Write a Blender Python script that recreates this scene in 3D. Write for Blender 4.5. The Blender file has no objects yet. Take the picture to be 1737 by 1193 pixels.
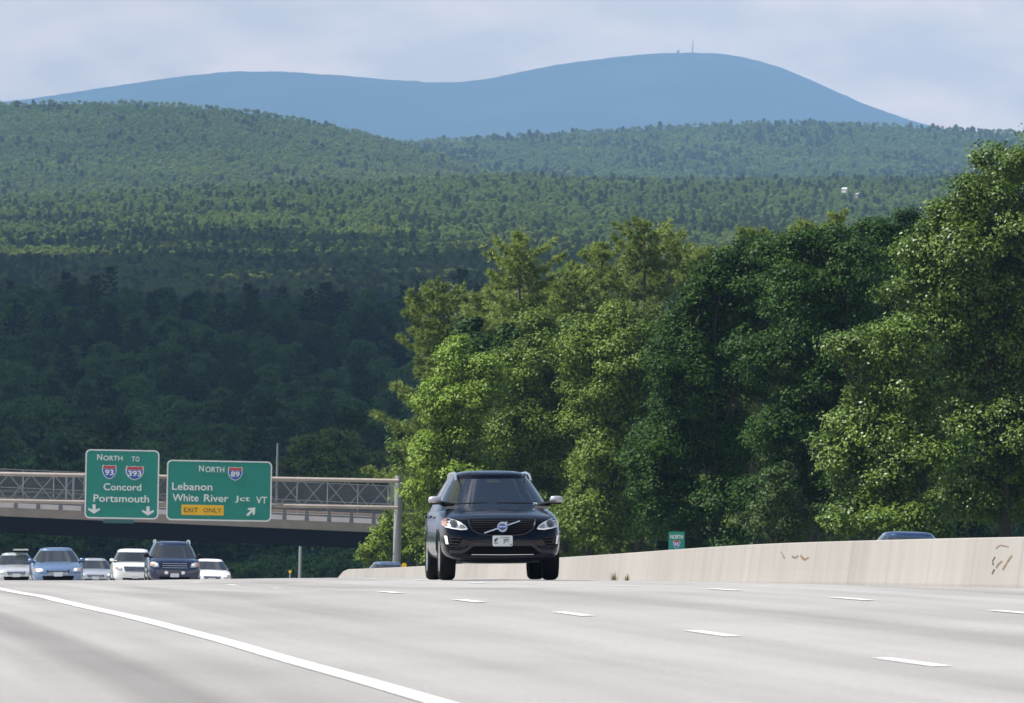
import bpy, bmesh, math, random
import numpy as np
from mathutils import Vector, Matrix
from mathutils.bvhtree import BVHTree

random.seed(7)
RNG = np.random.default_rng(7)
SC = bpy.context.scene
COL = SC.collection
R = math.radians

# ------------------------------------------------------------------ camera
PW, PH, FPX = 1737.0, 1193.0, 16060.0
YAW, PITCH, ROLL = R(4.43), 283.5 / FPX, R(1.0)
_f = Vector((math.sin(YAW) * math.cos(PITCH), math.cos(YAW) * math.cos(PITCH), math.sin(PITCH)))
_r0 = _f.cross(Vector((0, 0, 1))).normalized()
_u0 = _r0.cross(_f)
_r = math.cos(ROLL) * _r0 + math.sin(ROLL) * _u0
_u = math.cos(ROLL) * _u0 - math.sin(ROLL) * _r0
cam_d = bpy.data.cameras.new("camera")
cam = bpy.data.objects.new("camera", cam_d)
COL.objects.link(cam)
M = Matrix.Identity(4)
for i in range(3):
    M[i][0], M[i][1], M[i][2] = _r[i], _u[i], -_f[i]
cam.matrix_world = M
cam_d.sensor_width = 36.0
cam_d.lens = 36.0 * FPX / PW
cam_d.clip_start, cam_d.clip_end = 1.0, 200000.0
cam_d.dof.use_dof = True
cam_d.dof.focus_distance = 160.0
cam_d.dof.aperture_fstop = 20.0
SC.camera = cam

# ------------------------------------------------------------------ light
SUN_AZ_LEFT, SUN_EL = R(93), R(57)          # measured leftwards from the road direction +Y
sun_vec = Vector((-math.sin(SUN_AZ_LEFT) * math.cos(SUN_EL), math.cos(SUN_AZ_LEFT) * math.cos(SUN_EL), math.sin(SUN_EL)))
sl = bpy.data.lights.new("sun", 'SUN')
sl.energy, sl.angle, sl.color = 5.0, R(0.53), (1.0, 0.96, 0.90)
so = bpy.data.objects.new("sun", sl)
so.rotation_euler = (-sun_vec).to_track_quat('-Z', 'Y').to_euler()
COL.objects.link(so)

W = bpy.data.worlds.new("World")
SC.world = W
W.use_nodes = True
wn, wl = W.node_tree.nodes, W.node_tree.links
wn.clear()
sky = wn.new('ShaderNodeTexSky')
sky.sky_type = 'NISHITA'
sky.sun_disc = False
sky.sun_elevation = SUN_EL
sky.sun_rotation = -SUN_AZ_LEFT
sky.air_density, sky.dust_density, sky.ozone_density = 1.0, 1.2, 1.5
tc = wn.new('ShaderNodeTexCoord')
mp = wn.new('ShaderNodeMapping'); mp.inputs['Scale'].default_value = (58, 58, 140)
n1 = wn.new('ShaderNodeTexNoise'); n1.inputs['Scale'].default_value = 1.0; n1.inputs['Detail'].default_value = 7; n1.inputs['Roughness'].default_value = 0.55
n2 = wn.new('ShaderNodeTexNoise'); n2.inputs['Scale'].default_value = 6.5; n2.inputs['Detail'].default_value = 6; n2.inputs['Roughness'].default_value = 0.6
r1 = wn.new('ShaderNodeMapRange'); r1.inputs[1].default_value = 0.40; r1.inputs[2].default_value = 0.66; r1.inputs[3].default_value = 0.60; r1.inputs[4].default_value = 0.98
r2 = wn.new('ShaderNodeMapRange'); r2.inputs[1].default_value = 0.54; r2.inputs[2].default_value = 0.72; r2.inputs[4].default_value = 0.8
sep = wn.new('ShaderNodeSeparateXYZ')
hm = wn.new('ShaderNodeMapRange'); hm.inputs[1].default_value = 0.06; hm.inputs[2].default_value = 0.13   # low sky -> banks, high sky -> scattered cumulus
mixf = wn.new('ShaderNodeMix'); mixf.data_type = 'FLOAT'
mixc = wn.new('ShaderNodeMix'); mixc.data_type = 'RGBA'
mixc.inputs['B'].default_value = (21.5, 16.4, 11.6, 1)
mixb = wn.new('ShaderNodeMix'); mixb.data_type = 'RGBA'      # banks near the horizon, brighter cumulus overhead
mixb.inputs['A'].default_value = (21.5, 16.4, 11.6, 1); mixb.inputs['B'].default_value = (15.0, 15.0, 15.5, 1)
bg = wn.new('ShaderNodeBackground'); bg.inputs['Strength'].default_value = 0.068
wo = wn.new('ShaderNodeOutputWorld')
wl.new(tc.outputs['Generated'], mp.inputs['Vector']); wl.new(mp.outputs[0], n1.inputs['Vector'])
wl.new(tc.outputs['Generated'], n2.inputs['Vector'])
wl.new(n1.outputs[0], r1.inputs[0]); wl.new(n2.outputs[0], r2.inputs[0])
wl.new(tc.outputs['Generated'], sep.inputs[0]); wl.new(sep.outputs['Z'], hm.inputs[0])
wl.new(hm.outputs[0], mixf.inputs['Factor']); wl.new(hm.outputs[0], mixb.inputs['Factor']); wl.new(r1.outputs[0], mixf.inputs['A']); wl.new(r2.outputs[0], mixf.inputs['B'])
wl.new(mixf.outputs['Result'], mixc.inputs['Factor']); wl.new(sky.outputs[0], mixc.inputs['A']); wl.new(mixb.outputs['Result'], mixc.inputs['B'])
wl.new(mixc.outputs['Result'], bg.inputs['Color']); wl.new(bg.outputs[0], wo.inputs['Surface'])

SC.view_settings.view_transform = 'Standard'
SC.view_settings.look = 'None'
SC.view_settings.exposure = 0.80
SC.view_settings.gamma = 1.0
SC.cycles.use_denoising = True
SC.cycles.max_bounces = 8
SC.cycles.diffuse_bounces = 3
SC.cycles.glossy_bounces = 3
SC.cycles.transmission_bounces = 4
SC.cycles.transparent_max_bounces = 16
SC.cycles.volume_bounces = 0
HAZE_DENSITY, HAZE_COLOR = 4.7e-5, (0.37, 0.635, 1.0)

# ------------------------------------------------------------------ helpers
def at(px, py, Y):
    d = _f + float((px - PW / 2) / FPX) * _r - float((py - PH / 2) / FPX) * _u
    return d * float(Y / d.y)
def mpp(Y):
    return Y / FPX                      # metres per photo pixel at distance Y
def s2l(c):
    c = c / 255.0
    return c / 12.92 if c <= 0.04045 else ((c + 0.055) / 1.055) ** 2.4
def rgb(r, g, b):
    return (s2l(r), s2l(g), s2l(b), 1.0)
def link(o, parent=None):
    COL.objects.link(o)
    if parent is not None:
        o.parent = parent
    return o
def tag(o, label, cat, group=None, kind=None):
    if label: o['label'] = label
    if cat: o['category'] = cat
    if group: o['group'] = group
    if kind: o['kind'] = kind
    return o
def structure(o):
    o['kind'] = 'structure'
    return o
def empty(name, loc, label, cat, group=None, rot=(0, 0, 0)):
    o = bpy.data.objects.new(name, None)
    o.empty_display_size = 0.5
    o.location = loc
    o.rotation_euler = rot
    COL.objects.link(o)
    return tag(o, label, cat, group)
def np_mesh(name, V, F, mats, smooth=False):
    V = np.asarray(V, np.float32); F = np.asarray(F, np.int32)
    me = bpy.data.meshes.new(name)
    n, k = F.shape
    me.vertices.add(len(V)); me.vertices.foreach_set('co', V.ravel())
    me.loops.add(n * k); me.loops.foreach_set('vertex_index', F.ravel())
    me.polygons.add(n)
    me.polygons.foreach_set('loop_start', np.arange(0, n * k, k, dtype=np.int32))
    me.polygons.foreach_set('loop_total', np.full(n, k, np.int32))
    if smooth:
        me.polygons.foreach_set('use_smooth', np.ones(n, bool))
    me.update(calc_edges=True)
    for m in (mats if isinstance(mats, (list, tuple)) else [mats]):
        me.materials.append(m)
    return me
def mesh_obj(name, me, parent=None):
    return link(bpy.data.objects.new(name, me), parent)

class MB:
    """collects simple solids into one mesh"""
    def __init__(s): s.v, s.f, s.sm = [], [], []
    def add(s, vs, fs, smooth=False):
        b = len(s.v); s.v += [tuple(p) for p in vs]
        for f in fs:
            s.f.append([b + i for i in f]); s.sm.append(smooth)
    def box(s, c, d, rot=None):
        c = Vector(c); h = [x / 2 for x in d]
        vs = []
        for z in (-1, 1):
            for x, y in ((-1, -1), (1, -1), (1, 1), (-1, 1)):
                p = Vector((x * h[0], y * h[1], z * h[2]))
                if rot: p = rot @ p
                vs.append(c + p)
        s.add(vs, [(3, 2, 1, 0), (4, 5, 6, 7), (0, 1, 5, 4), (1, 2, 6, 5), (2, 3, 7, 6), (3, 0, 4, 7)])
    def tube(s, p, q, r0, r1=None, n=10, caps=True):
        r1 = r0 if r1 is None else r1
        p, q = Vector(p), Vector(q); d = (q - p).normalized()
        a = d.orthogonal().normalized(); b = d.cross(a)
        vs = []
        for c, r in ((p, r0), (q, r1)):
            for i in range(n):
                t = 2 * math.pi * i / n
                vs.append(c + r * (math.cos(t) * a + math.sin(t) * b))
        s.add(vs, [(i, (i + 1) % n, n + (i + 1) % n, n + i) for i in range(n)], True)
        if caps:
            s.add(vs[:n], [tuple(range(n))[::-1]]); s.add(vs[n:], [tuple(range(n))])
    def path(s, pts, radii, n=8):
        for i in range(len(pts) - 1):
            s.tube(pts[i], pts[i + 1], radii[i], radii[i + 1], n)
    def prism(s, outline, y0, y1):
        """outline (x,z) counter clockwise seen from -Y; y0 front, y1 back"""
        n = len(outline)
        vs = [(x, y0, z) for x, z in outline] + [(x, y1, z) for x, z in outline]
        s.add(vs, [tuple(range(n)), tuple(range(2 * n - 1, n - 1, -1))] + [(i, n + i, n + (i + 1) % n, (i + 1) % n) for i in range(n)])
    def lathe_x(s, prof, cx, cy, cz, n=32, sgn=1):
        """prof (radius, offset along x*sgn)"""
        vs = []
        for r, a in prof:
            for i in range(n):
                t = 2 * math.pi * i / n
                vs.append((cx + sgn * a, cy + r * math.cos(t), cz + r * math.sin(t)))
        fs = []
        for k in range(len(prof) - 1):
            for i in range(n):
                j = (i + 1) % n
                fs.append((k * n + i, k * n + j, (k + 1) * n + j, (k + 1) * n + i))
        s.add(vs, fs, True)
    def sheet(s, P):
        """grid of points P[i][j]"""
        ni, nj = len(P), len(P[0])
        vs = [p for row in P for p in row]
        s.add(vs, [(i * nj + j, i * nj + j + 1, (i + 1) * nj + j + 1, (i + 1) * nj + j) for i in range(ni - 1) for j in range(nj - 1)], True)
    def mesh(s, name, mat):
        me = bpy.data.meshes.new(name)
        me.from_pydata(s.v, [], s.f)
        me.polygons.foreach_set('use_smooth', s.sm)
        me.materials.append(mat)
        me.update()
        return me
    def build(s, name, mat, parent=None):
        return mesh_obj(name, s.mesh(name, mat), parent)

# ------------------------------------------------------------------ materials
def mat(name, color, rough=0.6, metal=0.0, spec=0.5, coat=0.0, var=0.0, vscale=3.0, emis=None):
    m = bpy.data.materials.new(name); m.use_nodes = True
    nt = m.node_tree; b = nt.nodes['Principled BSDF']
    c = tuple(color[:3]) + (1.0,)
    b.inputs['Base Color'].default_value = c
    b.inputs['Roughness'].default_value = rough
    b.inputs['Metallic'].default_value = metal
    b.inputs['Specular IOR Level'].default_value = spec
    b.inputs['Coat Weight'].default_value = coat
    b.inputs['Coat Roughness'].default_value = 0.03
    if var:
        t = nt.nodes.new('ShaderNodeTexCoord'); n = nt.nodes.new('ShaderNodeTexNoise')
        n.inputs['Scale'].default_value = vscale; n.inputs['Detail'].default_value = 6
        h = nt.nodes.new('ShaderNodeMapRange'); h.inputs[3].default_value = 1 - var; h.inputs[4].default_value = 1 + var
        mx = nt.nodes.new('ShaderNodeVectorMath'); mx.operation = 'SCALE'; mx.inputs[0].default_value = c[:3]
        nt.links.new(t.outputs['Object'], n.inputs['Vector']); nt.links.new(n.outputs[0], h.inputs[0])
        nt.links.new(h.outputs[0], mx.inputs['Scale']); nt.links.new(mx.outputs[0], b.inputs['Base Color'])
    return m

def leaf_mat(name, dark, light, clump=0.5, transl=0.15, rough=0.5, spec=0.22, bias=0.5, world=False):
    """leaves: per-leaf and per-clump colour, some light through the blade"""
    m = bpy.data.materials.new(name); m.use_nodes = True
    nt = m.node_tree; N, L = nt.nodes, nt.links
    N.clear()
    out = N.new('ShaderNodeOutputMaterial'); b = N.new('ShaderNodeBsdfPrincipled'); tr = N.new('ShaderNodeBsdfTranslucent'); mx = N.new('ShaderNodeMixShader')
    g = N.new('ShaderNodeNewGeometry'); oi = N.new('ShaderNodeObjectInfo'); t = N.new('ShaderNodeTexCoord'); n = N.new('ShaderNodeTexNoise')
    n.inputs['Scale'].default_value = clump; n.inputs['Detail'].default_value = 3
    a1 = N.new('ShaderNodeMath'); a1.operation = 'MULTIPLY'; a1.inputs[1].default_value = 0.2 if world else 0.35
    a2 = N.new('ShaderNodeMath'); a2.operation = 'MULTIPLY_ADD'; a2.inputs[1].default_value = 1.4; a2.inputs[2].default_value = bias - 0.95
    a3 = N.new('ShaderNodeMath'); a3.operation = 'ADD'
    a4 = N.new('ShaderNodeMath'); a4.operation = 'MULTIPLY_ADD'; a4.inputs[1].default_value = 0.36 if world else 0.5
    cr = N.new('ShaderNodeMix'); cr.data_type = 'RGBA'; cr.inputs['A'].default_value = tuple(dark) + (1,); cr.inputs['B'].default_value = tuple(light) + (1,)
    b.inputs['Roughness'].default_value = rough; b.inputs['Specular IOR Level'].default_value = spec
    L.new(g.outputs['Position'] if world else t.outputs['Object'], n.inputs['Vector'])
    L.new(g.outputs['Random Per Island'], a1.inputs[0]); L.new(n.outputs[0], a2.inputs[0])
    L.new(a1.outputs[0], a3.inputs[0]); L.new(a2.outputs[0], a3.inputs[1])
    L.new(oi.outputs['Random'], a4.inputs[0]); L.new(a3.outputs[0], a4.inputs[2])
    L.new(a4.outputs[0], cr.inputs['Factor'])
    L.new(cr.outputs['Result'], b.inputs['Base Color']); L.new(cr.outputs['Result'], tr.inputs['Color'])
    mx.inputs[0].default_value = transl
    L.new(b.outputs[0], mx.inputs[1]); L.new(tr.outputs[0], mx.inputs[2]); L.new(mx.outputs[0], out.inputs['Surface'])
    return m

M_BARK = mat("bark", (0.04, 0.033, 0.027), 0.9, var=0.4, vscale=4)
M_BARKP = mat("pine_bark", (0.075, 0.06, 0.05), 0.9, var=0.4, vscale=4)
M_STEEL = mat("galvanised_steel", (0.30, 0.31, 0.32), 0.55, 0.35, var=0.15, vscale=2)
M_WEATH = mat("weathered_truss_steel", (0.37, 0.32, 0.28), 0.6, 0.15, var=0.3, vscale=1.5)
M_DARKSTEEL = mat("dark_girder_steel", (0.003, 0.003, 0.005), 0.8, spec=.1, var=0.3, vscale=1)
M_RAIL = mat("dull_rail_metal", (0.12, 0.12, 0.13), 0.6, 0.3, var=0.2)
M_BRCONC = mat("bridge_concrete", (0.23, 0.195, 0.165), 0.85, var=0.3, vscale=0.8)
M_PARAPET = mat("pale_parapet_concrete", (0.55, 0.53, 0.52), 0.85, var=0.2, vscale=0.8)
M_WHITE = mat("white_sign_sheeting", (0.74, 0.74, 0.72), 0.5)
M_GREEN = mat("green_sign_sheeting", (0.001, 0.225, 0.170), 0.45, var=0.05, vscale=0.6)
M_BLUE = mat("shield_blue", (0.02, 0.10, 0.42), 0.45)
M_RED = mat("shield_red", (0.45, 0.05, 0.05), 0.45)
M_YELLOW = mat("sign_yellow", (0.85, 0.48, 0.005), 0.45)
M_BLACK = mat("sign_black", (0.02, 0.018, 0.01), 0.6)
M_YREFL = mat("yellow_reflector", (0.95, 0.6, 0.01), 0.35)
M_PAINTLINE = mat("white_road_paint", (0.56, 0.555, 0.54), 0.8, var=0.22, vscale=9)

# ------------------------------------------------------------------ road levels
_KY = np.array([-300, 0, 45, 57, 69, 81, 94, 106, 132, 149, 182, 195, 232, 300, 334, 440, 540, 650, 750, 900, 1400], float)
_KZ = np.array([-1.2, -.86, -.825, -.83, -.82, -.815, -.825, -.85, -1.03, -1.105, -1.315, -1.42, -1.83, -2.55, -2.86, -3.75, -5.0, -6.3, -7.3, -8.6, -12.0], float)
_D = np.diff(_KZ) / np.diff(_KY)
_T = np.zeros(len(_KY)); _T[0], _T[-1] = _D[0], _D[-1]
for i in range(1, len(_KY) - 1):
    _T[i] = 0 if _D[i - 1] * _D[i] <= 0 else 2 * _D[i - 1] * _D[i] / (_D[i - 1] + _D[i])
def prof(Y):
    Y = float(min(max(Y, -300), 1400)); i = int(min(max(np.searchsorted(_KY, Y) - 1, 0), len(_KY) - 2))
    h = _KY[i + 1] - _KY[i]; t = (Y - _KY[i]) / h
    return ((2 * t**3 - 3 * t**2 + 1) * _KZ[i] + (t**3 - 2 * t**2 + t) * h * _T[i] + (-2 * t**3 + 3 * t**2) * _KZ[i + 1] + (t**3 - t**2) * h * _T[i + 1])
_CX = [-8, 0, 3.15, 6.87, 10.3, 12.2, 16, 20, 38]
_CZ = [-.20, -.10, -.055, 0, .105, .145, .155, .125, -.15]
def cross(X):
    return float(np.interp(X, _CX, _CZ))
def road_z(X, Y):
    tw = float(np.interp(Y, [45, 52, 65, 87, 95, 105, 117, 132, 200], [0, 0, -.015, -.067, -.089, -.098, -.072, -.02, 0]))     # the near lane twists a little more
    return prof(Y) + cross(X) + tw * max(0.0, min(1.3, (6.87 - X) / 3.72))
XL, XR, XB = -5.0, 38.0, 20.0            # road edges and face of the median barrier

def ysteps(y0, y1):
    ys = [y0]
    while ys[-1] < y1:
        ys.append(ys[-1] + (3.0 if ys[-1] < 420 else 12.0))
    ys[-1] = y1
    return ys

# asphalt: pale worn surface, dark and light streaks along the lanes, fine grain
def asphalt_mat():
    m = bpy.data.materials.new("worn_asphalt"); m.use_nodes = True
    nt = m.node_tree; N, L = nt.nodes, nt.links; b = N['Principled BSDF']
    t = N.new('ShaderNodeTexCoord')
    m1 = N.new('ShaderNodeMapping'); m1.inputs['Scale'].default_value = (0.9, 0.012, 0.0)
    a = N.new('ShaderNodeTexNoise'); a.inputs['Scale'].default_value = 1.0; a.inputs['Detail'].default_value = 3
    c = N.new('ShaderNodeTexNoise'); c.inputs['Scale'].default_value = 30.0; c.inputs['Detail'].default_value = 8; c.inputs['Roughness'].default_value = 0.75
    m2 = N.new('ShaderNodeMapping'); m2.inputs['Scale'].default_value = (1, 0.25, 0)
    d = N.new('ShaderNodeTexNoise'); d.inputs['Scale'].default_value = 0.35; d.inputs['Detail'].default_value = 5
    r = N.new('ShaderNodeValToRGB')
    r.color_ramp.elements[0].position = 0.36; r.color_ramp.elements[0].color = (0.208, 0.199, 0.190, 1)
    r.color_ramp.elements[1].position = 0.60; r.color_ramp.elements[1].color = (0.312, 0.300, 0.288, 1)
    ad = N.new('ShaderNodeMath'); ad.operation = 'MULTIPLY_ADD'; ad.inputs[1].default_value = 0.68
    ad2 = N.new('ShaderNodeMath'); ad2.operation = 'MULTIPLY'; ad2.inputs[1].default_value = 0.32
    # darker sealed strip on the shoulder
    sx = N.new('ShaderNodeSeparateXYZ'); sub = N.new('ShaderNodeMath'); sub.operation = 'SUBTRACT'; sub.inputs[1].default_value = 1.95
    ab = N.new('ShaderNodeMath'); ab.operation = 'ABSOLUTE'
    st = N.new('ShaderNodeMapRange'); st.inputs[1].default_value = 0.12; st.inputs[2].default_value = 0.30; st.inputs[3].default_value = 0.74; st.inputs[4].default_value = 1.0
    gr = N.new('ShaderNodeMapRange'); gr.inputs[1].default_value = 0.3; gr.inputs[2].default_value = 0.7; gr.inputs[3].default_value = 0.74; gr.inputs[4].default_value = 1.26
    mu = N.new('ShaderNodeMath'); mu.operation = 'MULTIPLY'
    vs = N.new('ShaderNodeVectorMath'); vs.operation = 'SCALE'
    L.new(t.outputs['Object'], m1.inputs['Vector']); L.new(m1.outputs[0], a.inputs['Vector'])
    L.new(t.outputs['Object'], c.inputs['Vector']); L.new(t.outputs['Object'], m2.inputs['Vector']); L.new(m2.outputs[0], d.inputs['Vector'])
    L.new(d.outputs[0], ad2.inputs[0]); L.new(a.outputs[0], ad.inputs[0]); L.new(ad2.outputs[0], ad.inputs[2]); L.new(ad.outputs[0], r.inputs[0])
    L.new(t.outputs['Object'], sx.inputs[0]); L.new(sx.outputs['X'], sub.inputs[0]); L.new(sub.outputs[0], ab.inputs[0]); L.new(ab.outputs[0], st.inputs[0])
    L.new(c.outputs[0], gr.inputs[0]); L.new(gr.outputs[0], mu.inputs[0]); L.new(st.outputs[0], mu.inputs[1])
    L.new(r.outputs[0], vs.inputs[0]); L.new(mu.outputs[0], vs.inputs['Scale']); L.new(vs.outputs[0], b.inputs['Base Color'])
    b.inputs['Roughness'].default_value = 0.85; b.inputs['Specular IOR Level'].default_value = 0.3
    bp = N.new('ShaderNodeBump'); bp.inputs['Strength'].default_value = 0.25; bp.inputs['Distance'].default_value = 0.02
    L.new(c.outputs[0], bp.inputs['Height']); L.new(bp.outputs[0], b.inputs['Normal'])
    return m
road = MB()
_xs = [XL + k * 0.8 for k in range(int((XR - XL) / 0.8) + 1)] + [XR]
road.sheet([[(x, y, road_z(x, y)) for x in _xs] for y in ysteps(5, 1400)])
structure(road.build("road", asphalt_mat()))

def stripe(x0, x1, y0, y1, lift=0.006):
    q = MB(); n = max(2, int((y1 - y0) / 3) + 1)
    q.sheet([[(x, y0 + (y1 - y0) * i / (n - 1), road_z(x, y0 + (y1 - y0) * i / (n - 1)) + lift) for x in (x0, (x0 + x1) / 2, x1)] for i in range(n)])
    return q
tag(stripe(3.07, 3.23, 30, 900).build("edge_line", M_PAINTLINE), "continuous white edge line painted along the near left side of the highway", "road marking", kind='structure')
def dash_line(xc, ymid, k0, k1):
    q = MB()
    for k in range(k0, k1):
        s = stripe(xc - .065, xc + .065, ymid + 12.19 * k - 1.55, ymid + 12.19 * k + 1.55)
        q.add(s.v, s.f, True)
    return q
lane = MB()
for xc, ym, k0, k1 in ((6.87, 57.0, -2, 60), (10.32, 78.23, -3, 58), (13.95, 84.0, -3, 58), (24.5, 84.0, -3, 58), (28.1, 84.0, -3, 58), (31.7, 84.0, -3, 58)):
    s = dash_line(xc, ym, k0, k1); lane.add(s.v, s.f, True)
structure(lane.build("lane_marking", M_PAINTLINE))

# ------------------------------------------------------------------ ground
M_GRASS = mat("grass_ground", (0.06, 0.10, 0.025), 0.95, var=0.5, vscale=0.08)
def ground_z(X, Y):
    if Y < 1400:
        z = prof(Y)
    else:
        z = -12.0 - 10.0 * min(1, (Y - 1400) / 3000)
    if X > XR:
        z += -0.45 + min(1.5, (X - XR) * 0.09)
    elif X < XL:
        z += -0.45 - min(2.0, (XL - X) * 0.06)
    else:
        z -= 0.45
    return z
gx = [-11000, -5000, -2500, -1200, -600, -300, -150, -80, -40, -20, -10, XL - .01, XL + .01, 10, 25, XR - .01, XR + .01, 42, 48, 55, 65, 80, 110, 160, 250, 400, 700, 1300, 2600, 5200, 11000]
gy = [-150, -60] + list(range(0, 300, 15)) + list(range(300, 1400, 50)) + [1400, 1800, 2500, 3500, 5000, 8000, 12000, 20000, 30000, 37500]
g = MB(); g.sheet([[(x, y, ground_z(x, y)) for x in gx] for y in gy])
structure(g.build("ground", M_GRASS))

# ------------------------------------------------------------------ median barrier
def conc_mat():
    m = bpy.data.materials.new("barrier_concrete"); m.use_nodes = True
    nt = m.node_tree; N, L = nt.nodes, nt.links; b = N['Principled BSDF']
    t = N.new('ShaderNodeTexCoord'); mp = N.new('ShaderNodeMapping'); mp.inputs['Scale'].default_value = (1, 0.55, 0.12)
    a = N.new('ShaderNodeTexNoise'); a.inputs['Scale'].default_value = 1.6; a.inputs['Detail'].default_value = 8; a.inputs['Roughness'].default_value = 0.65
    c = N.new('ShaderNodeTexNoise'); c.inputs['Scale'].default_value = 0.12; c.inputs['Detail'].default_value = 2
    sx = N.new('ShaderNodeSeparateXYZ')
    w = N.new('ShaderNodeMath'); w.operation = 'PINGPONG'; w.inputs[1].default_value = 3.05
    j = N.new('ShaderNodeMapRange'); j.inputs[1].default_value = 0.05; j.inputs[2].default_value = 0.16; j.inputs[3].default_value = 0.89; j.inputs[4].default_value = 1.0
    r = N.new('ShaderNodeValToRGB')
    r.color_ramp.elements[0].position = 0.30; r.color_ramp.elements[0].color = (0.235, 0.219, 0.197, 1)
    r.color_ramp.elements[1].position = 0.62; r.color_ramp.elements[1].color = (0.318, 0.298, 0.272, 1)
    ad = N.new('ShaderNodeMath'); ad.operation = 'MULTIPLY_ADD'; ad.inputs[1].default_value = 0.5
    a2 = N.new('ShaderNodeMath'); a2.operation = 'MULTIPLY'; a2.inputs[1].default_value = 0.5
    vs = N.new('ShaderNodeVectorMath'); vs.operation = 'SCALE'
    L.new(t.outputs['Object'], mp.inputs['Vector']); L.new(mp.outputs[0], a.inputs['Vector']); L.new(t.outputs['Object'], c.inputs['Vector'])
    L.new(c.outputs[0], a2.inputs[0]); L.new(a.outputs[0], ad.inputs[0]); L.new(a2.outputs[0], ad.inputs[2]); L.new(ad.outputs[0], r.inputs[0])
    L.new(t.outputs['Object'], sx.inputs[0]); L.new(sx.outputs['Y'], w.inputs[0]); L.new(w.outputs[0], j.inputs[0])
    L.new(r.outputs[0], vs.inputs[0]); L.new(j.outputs[0], vs.inputs['Scale']); L.new(vs.outputs[0], b.inputs['Base Color'])
    b.inputs['Roughness'].default_value = 0.9
    return m
BSEC = [(-.20, -.05), (-.20, .07), (-.165, .30), (-.10, .84), (-.085, .855), (.085, .855), (.10, .84), (.165, .30), (.20, .07), (.20, -.05)]
BX = XB + .30
bar = MB()
_bys = ysteps(70, 346)
rows = []
for y in _bys:
    e = 1.0 if y < 336 else max(.25, 1 - (y - 336) / 12)
    rows.append([(BX + x, y, road_z(BX, y) + z * (e if z > 0 else 1)) for x, z in BSEC])
bar.sheet(rows)
for s in bar.sm[:]: pass
bar.sm = [False] * len(bar.sm)
bar.add(rows[0], [tuple(range(len(BSEC)))]); bar.add(rows[-1], [tuple(range(len(BSEC)))[::-1]])
barrier = tag(bar.build("median_barrier", conc_mat()), "long pale concrete median barrier running along the far side of the highway lanes", "barrier")
# spalled patches and scrapes on its near face
def face_x(h):
    return float(np.interp(h, [.07, .30, .84], [-.20, -.165, -.10]))
M_SPALL_D = mat("dark_spall", (0.06, 0.055, 0.05), 0.95)
M_SPALL_B = mat("rusty_scrape", (0.17, 0.12, 0.08), 0.95, var=0.4, vscale=20)
def on_face(px, py):
    d = _f + float((px - PW / 2) / FPX) * _r - float((py - PH / 2) / FPX) * _u
    h = .5
    for _ in range(6):
        p = d * ((BX + face_x(h)) / d.x); h = min(.83, max(.08, p.z - road_z(BX, p.y)))
    return p.y, h
def scrape(pts, wpx, m, name):
    q = MB()
    for (a, b) in zip(pts[:-1], pts[1:]):
        n = 4
        for k in range(n):
            f0, f1 = k / n, (k + 1) / n
            P0 = (a[0] + (b[0] - a[0]) * f0, a[1] + (b[1] - a[1]) * f0); P1 = (a[0] + (b[0] - a[0]) * f1, a[1] + (b[1] - a[1]) * f1)
            dx, dy = P1[0] - P0[0], P1[1] - P0[1]; l = math.hypot(dx, dy); nx, ny = -dy / l, dx / l
            w0, w1 = wpx * random.uniform(.4, 1.1), wpx * random.uniform(.4, 1.1)
            cs = []; w0 *= 1.5; w1 *= 1.5
            for (P, w, sg) in ((P0, w0, 1), (P1, w1, 1), (P1, w1, -1), (P0, w0, -1)):
                y, h = on_face(P[0] + nx * w * sg / 2, P[1] + ny * w * sg / 2)
                cs.append((y, h))
            vs = [(BX + face_x(h) - .004, y, road_z(BX, y) + h) for y, h in cs] + [(BX + face_x(h) + .006, y, road_z(BX, y) + h) for y, h in cs]
            q.add(vs, [(0, 1, 2, 3), (7, 6, 5, 4), (0, 4, 5, 1), (1, 5, 6, 2), (2, 6, 7, 3), (3, 7, 4, 0)])
    return q.build(name, m, barrier)
scrape([(1688, 945), (1684, 952), (1685, 959)], 2.2, M_SPALL_D, "spalled_patch")
scrape([(1687, 966), (1683, 974)], 2.0, M_SPALL_D, "spalled_patch")
scrape([(1717, 942), (1710, 952), (1701, 967)], 3.0, M_SPALL_B, "spalled_patch")
scrape([(1700, 952), (1693, 958), (1690, 964)], 2.6, M_SPALL_B, "spalled_patch")
scrape([(1689, 931), (1697, 925), (1711, 928)], 1.6, M_SPALL_B, "spalled_patch")
scrape([(1344, 944), (1349, 947), (1354, 943)], 3.0, M_SPALL_B, "spalled_patch")
scrape([(1358, 942), (1364, 950), (1372, 946)], 3.0, M_SPALL_B, "spalled_patch")
scrape([(1325, 936), (1331, 948)], 1.6, M_SPALL_B, "spalled_patch")

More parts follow.
